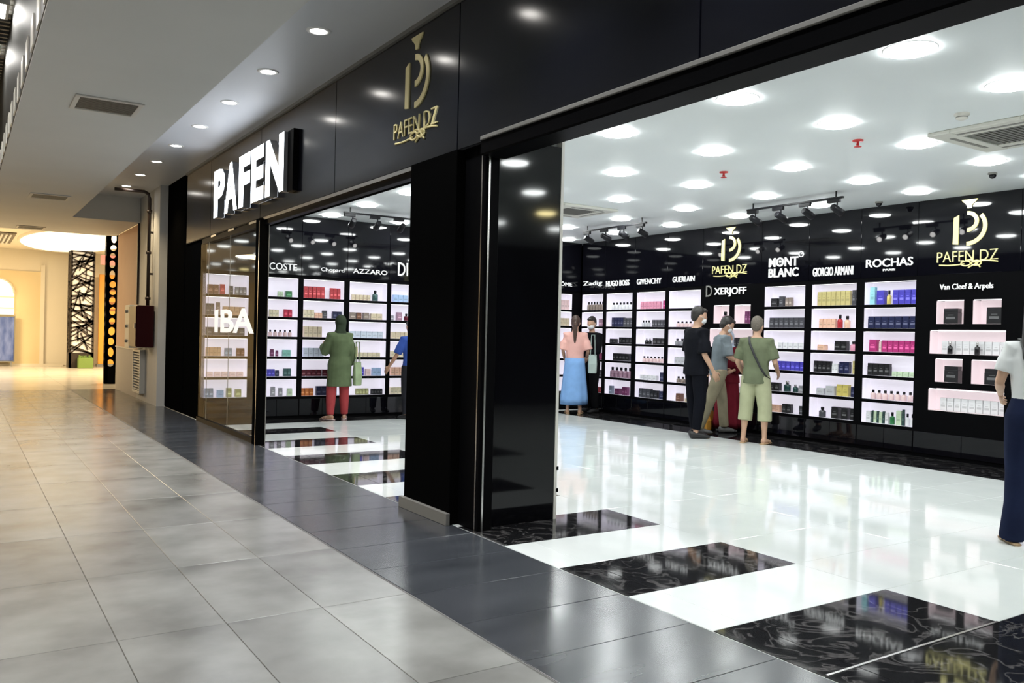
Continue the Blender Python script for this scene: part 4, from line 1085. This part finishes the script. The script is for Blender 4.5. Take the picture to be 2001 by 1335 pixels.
        for n in 'lr':
            a, e, w_ = J['sh'+n], J['el'+n], J['wr'+n]
            inn = a*.6 + bend(V(0, 0, 1.38))*.4
            k_ = (.9 if sex == 'f' else 1.); ex = ease*1.15
            r1, r2, r3 = .054*k_+ex, .048*k_+ex, .036*k_+ex
            path = [inn, a]; rad = [r1, r1]
            L1, L2 = (e-a).length, (w_-e).length
            tot = sl*(L1+L2)
            if tot < L1: path += [lerp(a, e, tot/L1*.5), lerp(a, e, tot/L1)]; rad += [r2+.004, r2+top.get('cuff', .006)]
            else: path += [lerp(a, e, .5), e, lerp(e, w_, (tot-L1)/L2)]; rad += [r2, r2-.004, r3+top.get('cuff', .0)]
            tube(bm, path, rad, 12)
        fin(top.get('name', 'shirt'), bm, m_, .0125, 4)
    pn = opt.get('pants')
    if pn:
        m_, cut, ease = pn['m'], pn['cut'], pn.get('ease', .022)
        bm = bmesh.new()
        rr = [(z, a, b) for z, a, b in torso if z < 1.10]
        tube(bm, [bend(V(0, 0, z)) if z > .93 else V(0, hy, z) for z, a, b in rr], [(a+.012, b+.012) for z, a, b in rr], 16, side=(1, 0, 0))
        for n in 'lr':
            h_, kn, an = J['hp'+n], J['kn'+n], J['an'+n]
            path = [h_+V(0, 0, .04), h_, lerp(h_, kn, .5)]; rad = [.088+ease*.6, .092+ease*.6, .076+ease]
            LL = 1-cut          # fraction of knee->ankle covered if < 1
            if cut >= 1: path += [kn, lerp(kn, an, .5), lerp(kn, an, min(1., cut-.0)-.0)]; rad += [.058+ease, .052+ease, pn.get('hemr', .046+ease)]
            else: path += [kn, lerp(kn, an, cut)]; rad += [.064+ease, pn.get('hemr', .062+ease)]
            if cut >= 1 and pn.get('break'): path.append(an-V(0, -.01, .05)); rad.append(pn.get('hemr', .05)+.004)
            tube(bm, path, rad, 14)
        fin(pn.get('name', 'trousers'), bm, m_, .0125, 4)
    sk = opt.get('skirt')
    if sk:
        m_, zt, zb, rt_, rb_ = sk
        bm = bmesh.new(); n = 48; rings = []
        for i in range(9):
            u = i/8; z = zt+(zb-zt)*u
            r = rt_+(rb_-rt_)*min(1, u*1.15)
            ring = []
            for k in range(n):
                a = 2*PI*k/n
                f = 1+.055*u*math.sin(a*9+1.3*math.sin(2*a))
                ring.append(bm.verts.new(V(r*f*math.cos(a), hy + r*f*.80*math.sin(a), z)))
            rings.append(ring)
        for a, b in zip(rings, rings[1:]):
            for k in range(n):
                f = bm.faces.new((a[k], a[(k+1) % n], b[(k+1) % n], b[k])); f.smooth = True
        bm.faces.new(rings[0]); 
        inner = [bm.verts.new(v.co*1.0+V(-v.co.x*.06, -v.co.y*.06, .015)) for v in rings[-1]]
        for k in range(n): bm.faces.new((rings[-1][k], rings[-1][(k+1) % n], inner[(k+1) % n], inner[k]))
        bm.faces.new(inner[::-1])
        fin('skirt', bm, m_, 0)
    sh = opt.get('shoes')
    if sh:
        for n in 'lr':
            an = J['an'+n]; ang = math.radians(opt.get('toe'+n, 8 if n == 'r' else -8))
            fd = V(math.sin(ang), math.cos(ang), 0); z0 = an.z-.085; sv = (fd.y, -fd.x, 0)
            c = V(an.x, an.y, z0)
            bm = bmesh.new()
            if sh[0] == 'closed':
                tube(bm, [c-fd*.085+V(0, 0, .045), c-fd*.05+V(0, 0, .05), c+fd*.04+V(0, 0, .045), c+fd*.13+V(0, 0, .032), c+fd*.20+V(0, 0, .022)], [(.030, .040), (.042, .052), (.045, .045), (.049, .032), (.030, .018)], 12, side=sv)
                fin('shoe', bm, sh[1], .011, 3)
            else:
                tube(bm, [c-fd*.085+V(0, 0, .009), c-fd*.04+V(0, 0, .009), c+fd*.10+V(0, 0, .009), c+fd*.19+V(0, 0, .009)], [(.030, .009), (.038, .009), (.046, .009), (.028, .008)], 10, side=sv)
                sx = V(*sv)
                for o_ in (.06, .12): tube(bm, [c+fd*o_-sx*.046+V(0, 0, .01), c+fd*o_-sx*.03+V(0, 0, .06-o_*.12), c+fd*o_+V(0, 0, .074-o_*.22), c+fd*o_+sx*.03+V(0, 0, .06-o_*.12), c+fd*o_+sx*.046+V(0, 0, .01)], .008, 6)
                fin('sandal', bm, sh[1], 0)
    st = opt.get('strap')
    if st:
        bm = bmesh.new()
        tube(bm, [bend(Vector(p)) for p in st[1]], [(.016, .004)]*len(st[1]), 8, side=st[2] if len(st) > 2 else None)
        fin('bag_strap', bm, st[0], 0)
    return t, s

def hbag(name, label, loc, rz, w_, d_, h_, m_, strap_h, cat='bag', strap_m=None):
    t = empty(name, loc, rz, label, cat)
    bm = bmesh.new(); rings = []
    for z, k in ((0, .9), (.02, 1.), (h_*.5, 1.06), (h_, .92)):
        q = .22 if z < h_ else .08
        rings.append([bm.verts.new((x*w_/2*k, y*d_/2*k*(1 if z < h_ else .45), z)) for x, y in ((-1, -.6), (-.8, -1), (.8, -1), (1, -.6), (1, .6), (.8, 1), (-.8, 1), (-1, .6))])
    for a, b in zip(rings, rings[1:]):
        for k in range(8): bm.faces.new((a[k], a[(k+1) % 8], b[(k+1) % 8], b[k]))
    bm.faces.new(rings[0][::-1]); bm.faces.new(rings[-1])
    link('body', mesh_of(bm, m_), t)
    for q in (-1, 1):
        bm = bmesh.new()
        tube(bm, [(-w_*.28, q*d_*.2, h_*.92), (-w_*.22, q*d_*.15, h_+strap_h*.7), (-.03, q*.012, h_+strap_h), (.03, q*.012, h_+strap_h), (w_*.22, q*d_*.15, h_+strap_h*.7), (w_*.28, q*d_*.2, h_*.92)], .008, 6)
        link('handle', mesh_of(bm, strap_m or m_), t)
    return t

W_ = mat('mask_white', (.80, .82, .84), .7)
WB = mat('mask_pale_blue', (.55, .68, .82), .7)
BLKS = mat('black_shoe', (.012, .012, .013), .5)
TANS = mat('tan_leather', (.45, .30, .17), .5)
Vv = Vector
# 1 woman in green tunic, facing the end wall
person('person seen from behind in a long olive-green tunic, dark headscarf and red trousers', (5.42, 13.60, 0), 92, 1.77, dict(
    sex='f', fat=1.06, hair='scarf', hairm=cloth('dark_green_scarf', (.045, .06, .038)), hyaw=8,
    ell=(-.235, .07, 1.13), wrl=(-.18, .26, 1.22), elr=(.20, -.02, 1.13), wrr=(.205, .06, .90),
    top=dict(m=cloth('olive_green', (.115, .15, .078)), hem=.56, sleeve=.95, ease=.030, flare=.012, name='tunic', cuff=.01),
    pants=dict(m=cloth('red', (.40, .06, .065)), cut=1., ease=.026, hemr=.060), anl=(-.15, .0, .085), anr=(.12, .04, .085), knl=(-.125, .03, .5),
    toel=-35, toer=25, shoes=('sandal', mat('pale_pink_sandal', (.70, .52, .50), .5)), skin=SKIN))
hbag('handbag', 'pale green handbag hanging at the side of the green-tunic woman', (5.71, 13.52, .58), .15, .14, .10, .40, cloth('pale_green_bag', (.34, .42, .25)), .34)
# 2 man in blue, mostly hidden by the column
person('person in a blue short-sleeved top, mostly hidden behind the column', (6.62, 13.30, 0), 100, 1.72, dict(
    sex='m', hair='short', ell=(-.27, .06, 1.14), wrl=(-.33, .20, .93), elr=(.23, .05, 1.14), wrr=(.2, .22, .98), pitch=15,
    top=dict(m=cloth('royal_blue', (.04, .085, .33)), hem=.86, sleeve=.5), pants=dict(m=cloth('dark_trousers', (.02, .02, .025)), cut=1., hemr=.06), shoes=('closed', BLKS), skin=SKIN2))
# 3 woman in pink, back to camera
person('person with a brown ponytail, pink top and long light-blue skirt, seen from behind', (10.02, 13.08, 0), 50, 1.90, dict(
    sex='f', hair='tail', hairm=HAIRBR, hyaw=0, fat=1.03,
    ell=(-.215, -.02, 1.13), wrl=(-.19, .16, .97), elr=(.235, -.02, 1.13), wrr=(.20, .17, 1.0),
    top=dict(m=cloth('salmon_pink', (.78, .44, .39), .12), hem=.97, sleeve=.52, ease=.026, cuff=.016, name='blouse'),
    skirt=(cloth('sky_blue', (.22, .40, .72), .15), 1.0, .17, .175, .24), shoes=('sandal', TANS), skin=SKIN))
hbag('tote_bag', 'pale grey-green tote on the shoulder of the woman in pink', (10.26, 12.83, .80), math.radians(-35), .16, .10, .36, cloth('grey_green', (.40, .48, .45), .15), .38)
# 4 person in black beside her
person('person in black with a face mask, standing beside the woman in pink', (10.54, 13.22, 0), 185, 1.90, dict(
    sex='m', fat=.95, hair='short', mask=W_, hyaw=22, pitch=10, ell=(-.22, .06, 1.13), wrl=(-.14, .2, 1.0), elr=(.22, .05, 1.13), wrr=(.14, .22, 1.0),
    top=dict(m=cloth('black_top', (.006, .006, .008)), hem=.80, sleeve=.95, ease=.024), pants=dict(m=cloth('black_trousers', (.005, .005, .006)), cut=1., hemr=.062), shoes=('closed', BLKS), skin=SKIN))
# 5 tall man in black
person('tall person in black T-shirt and black trousers wearing a white face mask', (9.44, 9.29, 0), -16, 2.0, dict(
    sex='m', fat=1.10, hair='short', mask=W_, pitch=12, hyaw=-10, ell=(-.24, .02, 1.13), wrl=(-.18, .16, .94), elr=(.235, -.01, 1.12), wrr=(.225, .13, .90),
    top=dict(m=cloth('black_tee', (.007, .0075, .011)), hem=.84, sleeve=.50, ease=.028, cuff=.014), pants=dict(m=cloth('black_jeans', (.005, .0055, .009)), cut=.92, hemr=.060, ease=.018), anl=(-.10, .06, .085), anr=(.11, -.04, .085),
    shoes=('closed', BLKS), skin=SKIN))
# 6 person in grey T-shirt, bending forward
person('person in grey T-shirt and khaki trousers leaning forward with bowed head', (10.24, 9.58, 0), -30, 1.90, dict(
    sex='m', fat=.92, hair='short', mask=W_, lean=.10, hip_y=-.0, pitch=28, ell=(-.22, .10, 1.15), wrl=(-.10, .28, 1.12), elr=(.22, .06, 1.14), wrr=(.12, .27, 1.06), curll=.9, curlr=.9,
    anl=(-.10, .14, .085), knl=(-.10, .10, .50), anr=(.11, -.30, .085), knr=(.10, -.14, .49),
    top=dict(m=cloth('slate_grey', (.20, .235, .26)), hem=.86, sleeve=.5, ease=.022), pants=dict(m=cloth('khaki', (.30, .265, .18)), cut=1., hemr=.068, ease=.022), shoes=('closed', mat('grey_shoe', (.10, .10, .10), .5)), skin=SKIN))
# 7 person in maroon behind
person('person in long maroon dress and pale headscarf, half hidden between two men', (10.60, 9.70, 0), 215, 1.66, dict(
    sex='f', fat=1.0, hair='scarf', hairm=cloth('pale_blue_scarf', (.50, .58, .70), .1), mask=W_, pitch=18, hyaw=10, ell=(-.25, .02, 1.13), wrl=(-.10, .22, 1.06), elr=(.22, .05, 1.13), wrr=(.10, .24, 1.08),
    top=dict(m=cloth('maroon', (.15, .012, .022)), hem=.84, sleeve=.9, ease=.028, name='dress_top', cuff=.01), skirt=(cloth('maroon', (.15, .012, .022)), .92, .06, .175, .23), shoes=('closed', BLKS), skin=SKIN))
# 8 man in olive
person('person in olive T-shirt and khaki cropped shorts with a strap across the back', (9.76, 8.40, 0), 22, 1.85, dict(
    sex='m', fat=1.08, hair='short', hairm=HAIRG, pitch=8, ell=(-.265, .0, 1.12), wrl=(-.25, .19, .96), elr=(.265, .0, 1.12), wrr=(.24, .20, .99),
    top=dict(m=cloth('olive_tee', (.15, .172, .105)), hem=.83, sleeve=.46, ease=.020, cuff=.003), pants=dict(m=cloth('pale_khaki', (.40, .41, .26), .15), cut=.45, hemr=.098, ease=.034, name='shorts'),
    anl=(-.15, -.02, .085), anr=(.14, -.0, .085), knl=(-.13, .02, .5), knr=(.13, .02, .5),
    strap=(mat('black_webbing', (.015, .015, .017), .6), [(-.07, .06, 1.47), (-.085, -.06, 1.475), (-.05, -.135, 1.38), (.03, -.165, 1.22), (.11, -.158, 1.06), (.17, -.11, .95), (.195, .0, .90)], (1, 0, 0)),
    shoes=('sandal', TANS), skin=SKIN))
# 9 woman at the right edge
person('person at the right edge in white top and navy flared jeans with long dark hair', (6.845, 3.20, 0), 40, 1.86, dict(
    sex='f', fat=1.06, hair='long', hairm=HAIRB, hyaw=-6, ell=(-.225, .02, 1.15), wrl=(-.17, .22, 1.06), elr=(.22, .02, 1.14), wrr=(.14, .20, 1.08),
    top=dict(m=cloth('white', (.74, .75, .75), .08), hem=1.0, sleeve=.36, ease=.014, name='blouse', cuff=.004), pants=dict(m=cloth('navy_denim', (.012, .017, .045)), cut=1., hemr=.086, ease=.018, **{'break': 1}, name='jeans'),
    strap=(mat('black_cord', (.02, .02, .02), .5), [(-.10, .03, 1.47), (-.105, -.05, 1.465), (-.10, -.13, 1.36), (-.05, -.15, 1.22), (.05, -.15, 1.10), (.15, -.12, 1.0)], (1, 0, 0)),
    anl=(-.12, .0, .085), anr=(.12, .03, .085), shoes=('sandal', TANS), skin=SKIN))
# yellow shopping bin between the legs
hbag('shopping_bag', 'orange-yellow shopping bag on the floor between the shoppers’ legs', (10.50, 10.05, 0), .5, .42, .22, .34, mat('amber_bag', (.62, .30, .04), .6), .10, 'bag', M_WPLAST)
